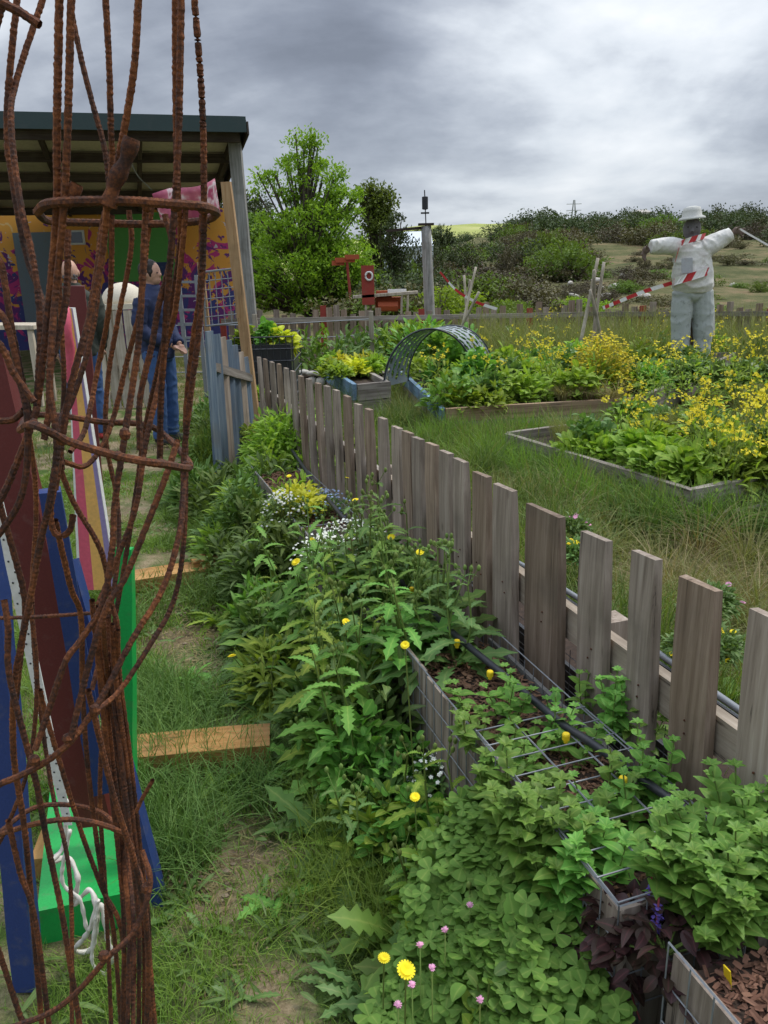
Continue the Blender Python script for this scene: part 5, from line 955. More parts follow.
for i in range(150):
    s__ = .6+8*U(0,1)**1.25; l_ = U(1.15,1.15+.25+.22*s__); p_ = FP(l_, s__)
    if any(in_poly(p_[:1], p_[1:2], B)[0] for B in BEDS): continue
    cs2.append(p_)
clumpgrass(cs2[:80], 210, .12, .46, 'deep_grass', 'deep green tufted grass between pickets and beds', .0065, lean=(.1,1.1)); clumpgrass(cs2[80:120], 170, .13, .46, 'grass', 'seeding grass clumps between pickets and beds', .0065, lean=(.1,1.)); clumpgrass(cs2[120:], 110, .12, .42, 'dry_grass', 'bleached grass clumps between pickets and beds', .005, lean=(.3,1.3))
clumpgrass([G(u,v) for u,v in [(212,450),(222,462),(232,455),(240,445),(218,475),(235,470),(205,470)]], 300, .16, .42, 'grass', 'long grass at the foot of the blue boards', .005)
ed = [A0+(A1-A0)*t-nA*U(.02,.30) for t in np.linspace(-.05,1.05,30)]+[B0+(B2-B0)*t-np.array([0,U(.05,.5),0]) for t in np.linspace(-.1,1.05,34)]+[A1+np.array([U(0,1.4),U(-.5,.3),0]) for _ in range(22)]
clumpgrass([p for p in ed[::2] if not any(in_poly(np.array([p[0]]), np.array([p[1]]), B)[0] for B in BEDS)], 230, .13, .40, 'grass', 'lush grass grown up against the bed boards', .008, lean=(.1,1.)); clumpgrass([p for p in ed[1::2] if not any(in_poly(np.array([p[0]]), np.array([p[1]]), B)[0] for B in BEDS)], 200, .13, .38, 'deep_grass', 'dark lush grass at the foot of the bed boards', .008, lean=(.1,1.))
# hummock of dry grass by the path
tuft(G(245,560), 380, .24, 'fawn grass hummock on the path edge beside the farther sleeper', 'dry_grass', .004, .16, 1.2, None)
x, y = scatter(60000, -2.2, .7, .75, 5.5); k = U(0,1,len(x)) < bare(x, y)*.9; x, y = x[k], y[k]; n = len(x); m = MB(); an = U(0,6.28,n)
m.leaf(np.stack([x, y, terrain(x,y)+U(0,.006,n)], -1), np.stack([np.cos(an), np.sin(an), U(-.1,.25,n)], -1), UPV+rng.normal(0,.3,(n,3)), U(.01,.05,n), U(.001,.003,n), [(0,.6),(.5,1),(1,.4)], .1, .2); tag(m.build('leaf_litter', 'dry_grass', None), 'scattered straw and dead stalks on the bare earth', 'litter', None, 'stuff')
x, y = scatter(26000, -2.2, .7, .75, 5.5); k = U(0,1,len(x)) < bare(x, y)*.8; m = MB()
for xx, yy in zip(x[k][:1500], y[k][:1500]): r_ = .002+.007*U(0,1)**3; m.ball((xx, yy, float(terrain(xx,yy))+r_*.3), (r_*U(.8,1.5), r_, r_*.7), 6, 4)
tag(m.build('gravel', 'clod', None), 'small clods and grit on the bare earth', 'gravel', None, 'stuff')
# small weeds scattered in the lawn
def carpet(name, mat, x, y, L, w, z, label, prof=PR_RO, el=(.1,.8)):
    n = len(x); a = U(0,6.28,n); d = np.stack([np.cos(a), np.sin(a), U(*el,n)], -1); m = MB(); m.leaf(np.stack([x, y, terrain(x,y)+z], -1), d, UPV+rng.normal(0,.3,(n,3)), L, w, prof, U(.1,.6,n), .15)
    return tag(m.build(name, mat, None, True), label, 'plants', None, 'stuff')
x, y = scatter(26000, -2.6, .9, .75, 6.2); l, s_ = lcoord(x, y); k = (l < .69)&(U(0,1,len(x)) < (.08+.8*vnoise(x,y,4,21)**2+.5*sstep((l-.1)/.4))*(1-.85*bare(x,y))); x, y = x[k], y[k]
carpet('low_weeds', 'thistle', x, y, U(.02,.075,len(x)), U(.012,.028,len(x)), U(0,.03,len(x)), 'low broadleaved weeds mixed into the lawn', PR_TH[::2]+[(1,.02)])
# clover bank under the planter
cx_ = []; 
for (u, v, n, R) in [(470,930,1500,.12),(520,960,1700,.12),(500,890,1200,.10),(560,1000,1700,.12),(460,985,1500,.12),(440,1020,1200,.12),(600,1020,1400,.11),(530,1040,1500,.14),(550,930,900,.07),(480,1050,1200,.12),(580,965,700,.06)]:
    a = U(0,6.28,n); r = R*1.15*np.sqrt(U(0,1,n)); c = G(u, v, .15); X_, Y_ = c[0]+r*np.cos(a), c[1]+r*np.sin(a); cx_.append(np.stack([X_, Y_, .02+(.10+.20*sstep((lcoord(X_,Y_)[0]-.35)/.3)+.05*vnoise(X_,Y_,9,3))*U(.55,1,n)], -1))
P = np.vstack(cx_); l, s_ = lcoord(P[:,0], P[:,1]); P = P[(l < .70)&(U(0,1,len(P)) < .62)]; n = len(P); cs_ = .0165*U(.65,1.7,n); tl_ = rng.normal(0,.28,(n,3)); P[:,2] += rng.normal(0,.018,n)-.05*(P[:,0] > .25); m = MB(); ph = U(0,6.28,n)
for j in range(3):
    a = ph+j*2.094; m.leaf(P, np.stack([np.cos(a), np.sin(a), .12+tl_[:,0]*np.cos(a)+tl_[:,1]*np.sin(a)], -1), UPV+tl_*[-1,-1,0]+rng.normal(0,.12,(n,3)), cs_*1.1, cs_*.98, [(0,.08),(.35,.42),(.7,.6),(.92,.5),(1,.3)], .1, .12)
tag(m.build('clover', 'clover', None, True), 'dense clover bank at the foot of the near planter', 'clover', None, 'stuff')
print('lawn done')
# ------------------------------------------------------------------ plants, near to far
ML = ['leafy mint clump spilling over the front edge of the near planter','mint sprig clump rising beside the hose in the near planter','tall mint stems in front of the pickets','mint shoots pushing up through the steel grid']
mints = [(480,735,.40,.09,8,0),(505,705,.41,.13,8,1),(470,700,.41,.07,6,0),(520,742,.40,.08,8,0),(610,722,.40,.17,9,2),(590,700,.40,.15,7,2),(635,735,.40,.14,9,2),(575,752,.39,.10,5,3),(650,790,.40,.14,9,2),(615,790,.39,.12,8,3),(590,812,.39,.09,6,3),(625,830,.39,.10,7,3),(560,735,.39,.12,6,1),(655,820,.40,.11,7,1),(500,760,.39,.07,6,0),(530,775,.39,.05,4,0)]
for u, v, z, h, n, k in mints: mint(G(u, v+14, z), h*1.05, max(4,n-2), ML[k], .05, sc=.92)
for u, v, z, h, n, s_ in [(705,895,.40,.15,14,.08),(740,885,.40,.16,16,.09),(715,925,.40,.11,12,.06),(765,870,.40,.17,14,.09),(752,905,.4,.12,10,.06),(690,890,.40,.14,12,.07)]:
    mint(G(u, v+12, z), h*1.15, n+10, 'big fresh mint clump covering the near end of the grid planter', s_, sc=1.1)
for u, v, z, h, n, s_ in [(528,828,.30,.20,20,.07),(556,858,.30,.20,22,.07),(584,888,.30,.17,18,.05),(570,905,.24,.16,12,.05),(505,800,.28,.15,10,.05)]:
    mint(G(u, v+26, z), h, n, 'mint clump growing out of the front side of the planter', s_, sc=1.3)
# bronze bugle with violet spikes
def bugle(u, v, z, label, spk):
    c = G(u, v, z); leafy(c, (.10,.10,.09), 100, .040, .024, 'bronze_leaf', label, 'bugle_plant', 'dark bugle plants', PR_OV, .5, .6); t = S.objects[-1] if False else None
    for (uu, vv) in spk:
        b = G(uu, vv+26, z+.04); m = MB(); st_ = MB(); st_.tube([b, b+UPV*.09], .002, 5)
        for k in range(7):
            a = np.arange(8)*.8+k; m.leaf((b+UPV*(.02+.0085*k))[None]+rng.normal(0,.0022,(8,3)), np.stack([np.cos(a),np.sin(a),U(-.2,.8,8)],-1), UPV+rng.normal(0,.3,(8,3)), U(.005,.012,8)*(1-.05*k), U(.004,.008,8), PR_RO, .4, .2)
        plant('bugle_flower', 'violet blue flower spike of bugle beside the mint', 'flower', b, 'bugle flower spikes', [('flower','violet_petal',m),('stem','red_stem',st_)])
bugle(632,935,.34,'dark bronze leaved bugle at the planter corner, left of the big mint', [(648,893),(655,915)]); bugle(600,965,.24,'straggling dark bugle beside the clover', [(600,915)]); bugle(665,955,.36,'dark bugle by the yellow tag', [])
rs = thing('runner_stems', 'thin red runners trailing over the clover by the bugle', 'plant', G(600,985,.2)); m = MB()
for A in ([(560,960),(595,975),(640,950)],[(575,985),(610,972),(660,965)],[(560,925),(600,925),(640,920)],[(640,1020),(630,985),(640,950)]): m.tube(cat_rom([G(u,v,.22+.02*i) for i,(u,v) in enumerate(A)],.02), .002, 5)
m.build('stem','red_stem',rs,True)
# big weeds between path and planters
TL = ['tall sow thistle with jagged leaves and buds between path and planters','jagged leaved sow thistle leaning out over the grass','dense sow thistle rosette crowding the planter side']
WD = []
for i in range(32): WD.append((U(.55,.90), 1.94+.82*(i+.5)/32+U(-.05,.05), U(.40,.64), U(.18,.25), 13, 3))
for i in range(18): WD.append((U(.40,.58), 1.6+1.7*(i+.5)/18+U(-.08,.08), U(.18,.34), U(.16,.22), 14, 1))
for i in range(16): WD.append((U(.48,.66), 1.0+1.0*(i+.5)/16, U(.20,.32), U(.14,.2), 12, 1))
for i in range(9): WD.append((U(.15,.4), 1.5+2.2*(i+.5)/9, U(.07,.12), U(.10,.15), 12, 0))
for i, (l_, s__, h, R, nl, ns) in enumerate(WD):
    thistle(FP(l_, s__, .36 if l_ > .72 else 0.), h-(.34 if l_ > .72 else 0)*.6, R, nl, ns, TL[0 if h > .41 else 1 if h > .21 else 2], mat=['thistle','mint','thistle','bright_leaf','dark_leaf'][i%5], fl=.03)
for i in range(26):
    l_ = U(.42,.72); leafy(FP(l_, 1.9+2.6*(i+.5)/26, .0), (.15,.16,U(.2,.42)*(1 if i < 10 else .62)), 330, .075, .024, ['thistle','mint','bright_leaf','dark_leaf'][i%4], 'mixed leafy weeds crowding the planter side', 'weed_clump', 'mixed weeds against the planters', [PR_LA, PR_OV][i%2], 1.)
for i in range(12): leafy(FP(U(.5,.85), 3.3+1.5*(i+.5)/12, .1), (.16,.16,U(.26,.42)), 300, .07, .022, ['dark_leaf','thistle','bright_leaf'][i%3], 'leafy weeds over the far planter below the bright bush', 'weed_clump', 'weeds over the far planter', PR_LA, 1.)
for i in range(22):
    l_ = U(.5,.70); leafy(FP(l_, .55+1.35*(i+.5)/22, .0), (.12,.12,U(.2,.36)), 230, .05, .026, ['clover','mint','bright_leaf','thistle'][i%4], 'low leafy weeds hiding the foot of the near planter', 'weed_clump', 'low weeds against the near planter', [PR_OV, PR_RO][i%2], .9)
for (u, v, R) in [(395,1010,.17),(360,1015,.13),(340,990,.1),(200,940,.07),(170,925,.09),(210,985,.08),(240,1000,.07),(290,930,.08),(260,900,.07),(185,905,.07)]:
    thistle(G(u, v), .05, R, 12, 0, 'flat grey green dandelion rosette in the grass', 'flat rosettes in the grass', 'thistle', 0, 'dandelion_rosette')
c = G(535,985,.25); c[2] = .16; m = MB(); m.leaf(np.array([c, c+[.02,.01,0], c+[-.05,0,0]]), [[-.15,.1,1],[.5,.2,.8],[-.6,.1,.7]], [0,-1,.3], [.24,.2,.16], [.072,.05,.045], [(t, .05+.42*math.sin(math.pi*(t*.93+.05))**.8+.045*math.sin(i*2.1)) for i, t in enumerate(np.linspace(0,1,34))], .3, .35)
plant('dock_plant', 'big upright crinkled dock leaf standing in the clover', 'plant', c, None, [('leaves','clover',m)])
c = G(445,870,.05); thistle(c, .34, .2, 10, 2, 'pale green bristly sow thistle standing right beside the planter front', mat='bright_leaf', fl=0)
# clumps further up
leafy(G(292,466,.26), (.34,.42,.38), 2200, .062, .024, 'bright_leaf', 'bright green bushy herb filling the planter end by the far pickets', 'herb_bush', None, PR_LA, .7)
leafy(G(262,440,.25), (.18,.2,.14), 500, .05, .02, 'bright_leaf', 'smaller bright herb behind the bushy one', 'herb_bush', None, PR_LA, .7)
leafy(tubc+UPV*.0, (.17,.17,.12), 360, .05, .025, 'bright_leaf', 'green herb growing in the rope handled tub', 'herb_bush', None, PR_LA, .7)
for i, (u, v, R, h, mt) in enumerate([(225,520,.32,.3,'dark_leaf'),(200,505,.25,.26,'dark_leaf'),(245,500,.3,.3,'dark_leaf'),(215,470,.25,.28,'dark_leaf'),(235,450,.25,.3,'dark_leaf'),(265,520,.25,.25,'thistle'),(285,560,.22,.28,'thistle'),(305,590,.22,.3,'thistle'),(265,600,.18,.15,'dark_leaf'),(335,610,.22,.32,'dark_leaf'),(210,430,.3,.3,'dark_leaf'),(225,415,.3,.25,'thistle'),(216,455,.2,.42,'thistle'),(238,450,.2,.40,'bright_leaf'),(226,470,.2,.36,'dark_leaf')]):
    leafy(G(u, v), (R, R, h), 520, .10, .024, mt, ['dark leafy weed clump below the rope handled tub','dark weeds beside the bright green bush','loose weed clump by the alyssum'][0 if i < 4 else 1 if i < 6 or i > 9 else 2], 'weed_clump', 'dark weed clumps up the path', PR_LA, 1.)
leafy(G(300,510,.38), (.15,.16,.14), 420, .035, .018, 'lime_leaf', 'yellow green euphorbia clump beside the hose', 'euphorbia_plant', None, PR_OV, .8)
leafy(G(360,455,.36), (.10,.1,.12), 160, .05, .02, 'bright_leaf', 'small upright herb against the middle pickets', 'herb_bush', None, PR_LA, .8)
def fmat(u, v, z, R, h, n, pet, rf, label, name):
    leafy(G(u, v, z)+UPV*(.10 if z > .12 and v > 500 else 0), (R*1.1,R*1.1,h), 380, .03, .010, 'thistle', label, name, None, PR_LA, .6, fl=(pet, n, rf))
fmat(322,535,.24,.15,.12,150,'blue_petal',.0065,'pale blue forget me nots beside the hose','forget_me_not')
fmat(352,588,.28,.18,.16,260,'white_petal',.006,'white alyssum cushion spilling from the planter','alyssum'); fmat(325,590,.22,.12,.14,90,'white_petal',.006,'smaller alyssum cushion at the left of the white flowers','alyssum')
fmat(285,545,.25,.10,.16,130,'white_petal',.006,'thin white flower sprays beside the yellow green euphorbia','white_flower_plant'); fmat(440,800,.10,.09,.13,110,'white_petal',.0065,'small white flower sprays by the pale sow thistle','white_flower_plant')
for i, (u, v, z, L) in enumerate([(232,656,.1,'dandelion head low beside the bare earth, the larger of two'),(240,630,.1,'smaller dandelion just behind the bare earth pair'),(310,637,.2,'dandelion flower over the weed bank in mid path'),(406,970,.14,'fully open dandelion at the bottom by the clover'),(384,958,.14,'half open dandelion left of the fully open one'),(415,797,.2,'tiny yellow flower by the white flower sprays'),(455,508,.62,'yellow flower on a tall stalk against the pickets'),(347,478,.55,'yellow flower on a stalk in front of the middle pickets'),(215,474,.2,'yellow flower in the dark weeds, nearest the bars'),(226,481,.2,'yellow flower in the dark weeds, lowest of the group'),(244,478,.2,'yellow flower in the dark weeds, towards the bright bush'),(289,476,.35,'yellow flower just under the bright green bush'),(296,562,.3,'yellow daisy beneath the white alyssum'),(312,540,.3,'yellow daisy left of the forget me nots'),(405,645,.3,'yellow bud at the left end of the mulch'),(336,524,.4,'yellow daisy among the forget me nots')]):
    dandelion(u, v, {3:.30,4:.28,5:.38,2:.34,13:.5,12:.5,14:.6,15:.52,11:.62,7:.6}.get(i, z), L, .018 if i in (0,3,6,12) else .012, i in (0,1,3,4))
for i, (u, v) in enumerate([(470,905),(497,858),(420,945),(445,930),(480,1000),(432,968),(398,1005),(412,985)]):
    p = G(u, v, .33); m, s_ = MB(), MB(); m.ball(p, (.005,.005,.006), 8, 6); s_.tube([p*[1,1,0], p], .0012, 4); an = np.arange(14)*.45; m.leaf(np.repeat(p[None],14,0), np.stack([np.cos(an*3),np.sin(an*3),U(0,1,14)],-1), UPV, .008, .003, PR_LA, .1, .1)
    plant('clover_flower', 'pink clover flower head above the clover bank', 'flower', p*[1,1,0], 'pink clover flowers', [('flower','pink_petal',m),('stalk','stem',s_)])
# plants seen through the pickets
for i, (u, v) in enumerate([(572,560),(575,590),(700,650),(690,690),(712,640),(715,690)]): fmat(u, v-4, .34, .07, .08, 7, 'pink_petal' if i in (0,2,4) else 'yellow_petal', .010, ['pink flowering plant seen between the near pickets','yellow flowering plant seen between the near pickets'][0 if i in (0,2,4) else 1], 'garden_flower'); S.objects
leafy(G(735,745,.0), (.14,.14,.2), 200, .07, .04, 'mint', 'broad green leaves seen behind the rightmost pickets', 'leafy_plant', None, PR_OV)
# right bed
def inbed(B, a, b, z): P = B[0]*(1-a)*(1-b)+B[1]*a*(1-b)+B[2]*a*b+B[3]*(1-a)*b; P = np.array(P, float).copy(); P[2] = z; return P
GA = 'yellow mustard flowers in the right hand bed'
for i in range(10):
    a, b = [(.75,.3),(.35,.35),(.55,.3),(.75,.35),(.9,.25),(.9,.6),(.7,.65),(.5,.6),(.4,.8),(.65,.9),(.85,.9),(1.,.45),(.98,.8),(.6,.5),(.8,.5),(.95,.1)][i]
    mustard(inbed(BEDS[0], a, b, .2), .42+.12*U(0,1), 6, 'yellow flowered mustard plant in the low grey bed', GA, .2, 14, 60)
for (a, b, R) in [(.55,.25,.22),(.7,.2,.25),(.85,.15,.2),(.45,.4,.2),(.75,.45,.25),(.95,.35,.2)]:
    leafy(inbed(BEDS[0], a, b, .22), (R,R,.2), 300, .09, .06, 'bright_leaf', 'broad green leafy plant at the front of the low grey bed', 'leafy_plant', 'leafy greens in the low grey bed', PR_RO, .8)
for i in range(6): c = G(725+13*i, 520-3*i, .0); mustard(c+U(-.1,.1,3)*[1,1,0], .75, 5, 'tall yellow mustard at the right edge of the photo', 'tall mustard at the right edge', .22, 16, 70)
for i in range(4): tuft(inbed(BEDS[0], .1+.09*i, .3+.15*(i%2), .2), 200, .25, 'green chive like tuft in the far end of the low grey bed', 'tall_grass', .004, .1, .7, 'tufts in the low grey bed')
# middle bed
BB = BEDS[1]
for i in range(30):
    u, v = U(415,600), U(362,402); c = G(u, v, .33)
    if not in_poly(np.array([c[0]]), np.array([c[1]]), BB)[0]: continue
    if i%3 == 0: mustard(c, .45, 5, 'yellow flowering brassica in the bed under the arch', 'yellow flowering brassicas under the arch', .2, 11, 50)
    else: leafy(c, (.2,.2,.2+.12*U(0,1)), 260, .09, .05, ['bright_leaf','mint','thistle'][i%3 if i%2 else 0], 'leafy vegetable in the bed under the arch', 'leafy_plant', 'vegetables under the arch', PR_RO, .8)
for (u, v, h) in [(466,372,.5),(452,380,.4),(440,368,.45),(478,390,.4)]: leafy(G(u,v,.33), (.18,.18,h), 420, .10, .05, 'mint', 'tall dark green vegetable in front of the arch', 'leafy_plant', 'tall vegetables by the arch', PR_RO, .9)
yb = G(600,388,.33); leafy(yb, (.32,.3,.50), 1500, .05, .018, 'lime_leaf', 'rounded yellow green flowering bush in front of the stick wigwam', 'flowering_bush', None, PR_LA, 1., fl=('mustard_petal',500,.012))
for i in range(7): tuft(G(560+U(0,60), 400, .33), 80, .25, 'dry onion tops flopped over the bed edge', 'dry_grass', .007, .08, 1.2, 'dry tops along the brown bed edge')
for i in range(9): c = G(650+14*i, 385-U(0,14), .33); leafy(c, (.18,.18,.16), 160, .10, .06, 'thistle', 'low grey green cabbage row behind the scarecrow bed edge', 'leafy_plant', 'low row of greens near the scarecrow', PR_RO)
for i in range(10): mustard(G(640+14*i, 392+U(-6,10), .3), .5, 4, 'yellow mustard below the scarecrow', 'mustard below the scarecrow', .16, 11, 30)
for i in range(16):
    a, b = U(.05,.98), U(.08,.9); leafy(inbed(BEDS[0], a, b, .2), (.2,.2,U(.12,.3)), 240, .08, .04, ['bright_leaf','mint','thistle'][i%3], 'mixed greens filling the low grey bed', 'leafy_plant', 'mixed greens in the low grey bed', PR_RO, .8)
for i in range(10): tuft(inbed(BEDS[0], U(.02,.45), U(.1,.9), .2), 260, U(.2,.34), 'grassy tuft grown up inside the low grey bed', 'tall_grass', .004, .16, .7, 'grass grown up in the low grey bed')
for i in range(26):
    a, b = U(.02,.98), U(.04,.9); leafy(inbed(BB, a, b, .3), (.25,.25,U(.15,.35)), 240, .09, .045, ['bright_leaf','mint','thistle','bright_leaf'][i%4], 'mixed greens filling the middle of the brown bed', 'leafy_plant', 'mixed greens in the brown bed', [PR_RO,PR_LA][i%2], .8)
# blue fronted bed and beyond
for i in range(12): c = G(U(330,378), U(363,378), .38); leafy(c, (.15,.15,.15), 170, .08, .04, ['bright_leaf','lime_leaf'][i%3 == 2], 'bright lettuce in the blue fronted bed', 'leafy_plant', 'lettuces in the blue fronted bed', PR_RO, .8)
for i in range(16): c = D(U(310,445), 345, U(9.8,11.8)); c[2] = .1; leafy(c, (.38,.35,.55+.25*U(0,1)), 330, .13, .05, ['bright_leaf','mint','bright_leaf','thistle'][i%4], 'tall broad bean row at the back of the garden', 'leafy_plant', 'tall greens at the back of the garden', PR_LA, 1.)
for i in range(24): c = D(U(490,800), 340, U(10.2,11.9)); c[2] = 0; (mustard(c, U(.6,.95), 5, 'wild yellow mustard in the tall grass by the far fence', 'wild mustard by the far fence', .3, 9, 60) if i%2 else leafy(c, (.4,.3,.6), 260, .12, .035, ['thistle','bright_leaf','dark_leaf'][i%3], 'rank weeds in the tall grass by the far fence', 'weed_clump', 'rank weeds by the far fence', PR_LA, 1.))
for i, (u, v) in enumerate([(243,345),(268,340),(282,345)]): leafy(D(u,v,7.4)*[1,1,1]-UPV*.05, (.13,.1,.2), 110, .09, .06, ['bright_leaf','mint','lime_leaf'][i], ['pea plant at the left of the black crate','pea plant in the middle of the black crate','yellow green pea plant at the right of the black crate'][i], 'pea_plant', None, PR_RO, .8)
for i in range(8): c = D(262+U(-25,60), 385, U(6.6,8.2)); c[2] = 0; leafy(c, (.25,.25,.3), 260, .08, .03, 'dark_leaf', 'low greenery around the black crate', 'weed_clump', 'greenery behind the far pickets', PR_LA, 1.)
# ------------------------------------------------------------------ trees and scrub
def tree(name, label, c, blobs, nleaf, L, mat, trunk=.12, group=None, cl=26, bark='bark', up=0., spread=.35, cat='tree'):
    """blobs: (dx,dy,dz,rx,ry,rz,weight) ellipsoids of the crown; leaves gather in clumps at the ends of real branches"""
    c = np.array(c, float); t = thing(name, label, cat, c, group); w = np.array([b[6] for b in blobs]); w = w/w.sum(); crown = MB(); tk = MB(); top = max(b[2] for b in blobs)
    P = cat_rom([c-UPV*.1, c+np.array([U(-.1,.1),0,top*.4]), c+np.array([U(-.2,.2),0,top*.85])], .3); tk.tube(P, np.linspace(trunk, trunk*.35, len(P)), 8)
    ncl = max(6, nleaf//cl)
    for i in range(ncl):
        b = blobs[rng.choice(len(blobs), p=w)]; d = nrm(rng.normal(0,1,3)); q = c+np.array(b[:3])+d*np.array(b[3:6])*U(.35,1.05)**.7
        if q[2] < c[2]+.1: q[2] = c[2]+U(.1,.5)
        n = int(cl*U(.6,1.4)); R = spread*U(.5,1.3); e = nrm(rng.normal(0,1,(n,3))*[1,1,.8]+np.array([0,0,up])); pp_ = q+e*R*U(.2,1,n)[:,None]*[1,1,.75]; diam(crown, pp_, rng.normal(0,1,(n,3))+UPV*(up-.2)+d*.6, nrm(rng.normal(0,.6,(n,3))+UPV), L*U(.6,1.2,n), L*.5*U(.7,1.2,n))
        if i%(3 if ncl > 60 else 2) == 0:
            s0 = P[int(len(P)*min(.95,max(.15,(q[2]-c[2])/top*.6)))]; tk.tube(cat_rom([s0, (s0+q)/2+UPV*.12*U(0,1)-[0,0,.1], q], .35), trunk*.16, 4, cap=False)
    tk.build('trunk', bark, t, True); crown.build('crown', mat, t); return t
c = G(310,330)*0+np.array([D(310,330,24)[0], 24, 0.1]); pxm = 24/804*.97
tree('broadleaf_tree', 'big bright green tree with a ragged upright top behind the garden', c, [(-.2,0,1.25,2.0,1.4,1.15,5.0),(1.1,0,1.3,1.0,1,.9,1.5),(-1.5,0,1.,.8,.9,.8,1.4),(0,0,2.5,1.4,1.,.7,2.0),(.4,.2,3.5,.9,.7,.8,1.1),(-.5,0,3.7,.5,.5,.65,.45),(-.1,0,4.5,.3,.3,.5,.18),(.35,0,4.5,.2,.2,.5,.12),(-1.15,0,3.7,.35,.3,.45,.12),(1.15,0,3.1,.5,.5,.5,.5)], 30000, .12, 'tree_bright', .14, None, 30, up=.35, spread=.30)
tree('broadleaf_tree', 'darker sparse tree at the right shoulder of the big bright tree', [D(378,300,30)[0],30,.3], [(0,0,2.2,.6,.8,1.2,2),(.2,0,3.2,.45,.5,.6,1.5),(-.3,0,3.5,.4,.5,.5,1)], 5200, .15, 'tree_mid', .14, None, 26, spread=.38)
tree('conifer', 'dark narrow cypress right of the bright tree', [D(396,300,28)[0],28,.2], [(0,0,.9,.5,.5,.9,1),(0,0,2.,.45,.45,.9,1)], 3600, .12, 'tree_dark', .1, None, 26, up=.8, spread=.25)
for i, (u, y, h, rr) in enumerate([(252,32,4.2,1.2),(262,36,3.6,1.3),(228,38,5,1.4),(240,30,3.2,1.1)]): tree('evergreen_tree', 'dark evergreen between the shed and the bright tree', [D(u,300,y)[0],y,.2], [(0,0,h*.55,rr,rr,h*.38,2),(.2,0,h*.8,rr*.7,rr*.7,h*.2,1)], 3400, .18, ['tree_dark','tree_mid'][i%2], .14, 'evergreens beside the shed', 26, spread=.42)
tree('evergreen_tree', 'dark rounded tree on the skyline just right of the utility post', [D(443,260,70)[0],70,float(terrain(D(443,260,70)[0],70))], [(0,0,.6,1.3,1.,1.1,2),(0,0,1.6,.8,.8,.7,1)], 3600, .26, 'tree_dark', .2, None, 26, spread=.6)
# prototype shrubs, then copies
protos = []
for i, (mt, hh) in enumerate([('tree_mid',.75),('scrub',.7),('scrub_brown',.75),('tree_dark',.85),('scrub',.6),('tree_bright',.9)]):
    bl = [(U(-.4,.4),U(-.4,.4),U(.35,.7)*hh,.6,.6,.42*hh,1) for _ in range(4)]
    protos.append(tree('shrub', 'olive scrub bush on the slope behind the far fence', (0,0,-60-i*5), bl, 2300, .085 if mt != 'scrub_brown' else .07, mt, .05, 'scrub bushes on the slope', 24, spread=.2, cat='shrub'))
KL = ['mid green bush in the scrub behind the far fence','olive scrub bush on the slope behind the far fence','brown leafless thicket bush behind the far fence','dark evergreen bush on the slope or skyline','low olive bush in the dry grass of the slope','bright green young bush behind the far fence']
used = set()
def shrub(k, x, y, s_, sz=None):
    loc = (x, y, float(terrain(x, y))-.12*s_); sc_ = (s_*U(.85,1.3), s_, (sz or s_)*U(.8,1.1))
    if k not in used:
        used.add(k); p = protos[k]; p.location = loc; p.scale = sc_; p.rotation_euler = (0,0,U(0,6)); p['label'] = KL[k]; return p
    return dup(protos[k], loc, U(0,6.28), sc_, KL[k])
for i in range(46):      # thicket left of centre, right behind the fence
    y = U(19,34); u = U(345,540); x = D(u,290,y)[0]; shrub([2,1,2,0,2,4][i%6] if u > 455 else [1,0,0,5,1,3][i%6], x, y, U(1.1,1.7)*(y/24)**.5)
for i in range(52):      # second rank
    y = U(36,66); u = U(375,575); x = D(u,280,y)[0]; shrub([1,2,0,3,1,0][i%6], x, y, U(1.4,2.2), U(1.6,2.6))
for i in range(58):      # slope and skyline on the right
    y = U(56,84); u = U(520,790); x = D(u,270,y)[0]; shrub([1,3,1,0,2,3][i%6], x, y, U(1.7,2.9))
for i in range(24): u = 500+i*12+U(-5,5); y = U(80,90); shrub([3,3,0,3][i%4], D(u,270,y)[0], y, U(2.,3.4))
for i in range(60): y = U(22,56); u = U(560,800); x = D(u,290,y)[0]; shrub([4,1,0,2][i%4], x, y, U(.5,1.2), U(.4,.9))
for i in range(16): y = U(110,150); u = U(380,520); shrub([3,0,5][i%3], D(u,250,y)[0], y, U(1.6,2.6))
for i in range(12): y = 200+U(-10,25); u = 404+3.4*i+U(-1,1); shrub(3, D(u,230,y)[0], y, U(.8,1.4), U(1.5,2.2))
for i in range(9): y = U(17,22); u = U(480,600); shrub([5,0,4][i%3], D(u,310,y)[0], y, U(.5,.9))
for i, (u, v) in enumerate([(600,280),(607,277),(615,279),(640,276),(648,277),(596,284),(735,274),(690,300),(570,288),(622,283),(575,276)]):
    y = U(27,36); x = D(u,v,y)[0]; z = float(terrain(x,y)); m = MB(); m.ball((x,y,z+.05), (.15*U(.7,1.6),.2,.10*U(.8,1.5)), 9, 6, [[1,U(-.4,.4),0],[0,1,.2],[U(-.3,.3),0,1]]); tag(m.build('rock', 'stone', None, False, loc=(x,y,z)), 'pale rock lying on the dry slope', 'rock', 'pale rocks on the slope')
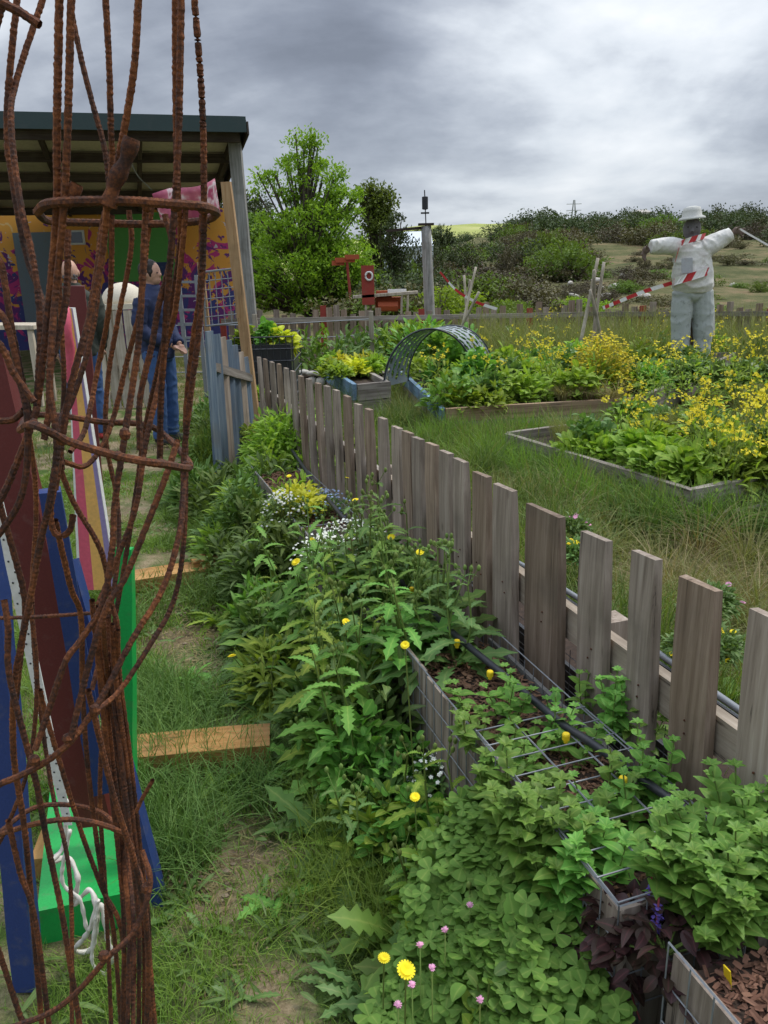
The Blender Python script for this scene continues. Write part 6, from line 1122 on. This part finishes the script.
x, y = D(640,215,120)[0], 120; z = float(terrain(x, y)); hs_ = thing('house', 'tiny white house half hidden in the skyline trees', 'house', (x,y,z)); zz = D(640,213,120)[2]; MB().box((x,y,(z+zz)/2-.6), 2, 3, zz-z+1.2).build('wall', 'white_plastic', hs_); MB().box((x,y,zz+.2), 2.3, 3.4, .4, taper=.5).build('roof', 'stone', hs_)
x, y = D(573,230,230)[0], 230; z = 0; py = thing('pylon', 'faint lattice power pylon on the skyline', 'pylon', (x,y,z)); zz = D(573,200,230)[2]; m = MB()
for sx in (-1,1):
    for sy in (-1,1): m.tube([[x+sx*1.5,y+sy*1.5,z],[x+sx*.15,y+sy*.15,zz]], .09, 4)
m.build('leg', 'galv', py)
for dz in (-1,-2.6): MB().tube([[x-2,y,zz+dz],[x+2,y,zz+dz]], .08, 4).build('cross_arm', 'galv', py)

# ------------------------------------------------------------------ nails in the near pickets
bpy.context.view_layer.update()
for o in [c for c in fence.children if c.name.startswith('picket')]:
    if o.location.y+fence.location.y < 2.6:
        co = np.array([v.co for v in o.data.vertices]); 
        for z_ in (.545,.575):
            nd = MB(); ce = co[np.abs(co[:,2]-z_+.04).argsort()[:8]].mean(0); p_ = np.array([ce[0], ce[1], z_-.04])-FN*.0135+FD*U(-.02,.02); nd.ball(p_, (.0028,.0028,.0028), 6, 4); q_ = nd.build('nail', 'rust', None); q_.parent = o
# ------------------------------------------------------------------ tell look-alikes apart by their place
from bpy_extras.object_utils import world_to_camera_view
ORD = ['leftmost','second from left','third from left','fourth from left','fifth from left','sixth from left','seventh from left','eighth from left','ninth from left','tenth from left','eleventh from left','twelfth from left']
gr = {}
for o in S.objects:
    if o.parent is None and o.get('label') and o.get('kind') is None: gr.setdefault(o['label'], []).append(o)
for lb, L_ in gr.items():
    if 2 <= len(L_) <= 16:
        L_.sort(key=lambda o: world_to_camera_view(S, cam, o.matrix_world.translation).x)
        for i, o in enumerate(L_):
            t_ = ORD[i] if i < min(12, len(L_)-1) else 'rightmost' if i == len(L_)-1 else ['','','second from right','third from right','fourth from right'][len(L_)-i]
            w_ = lb.split(); o['label'] = ' '.join(w_[:16-len(t_.split())])+', '+t_
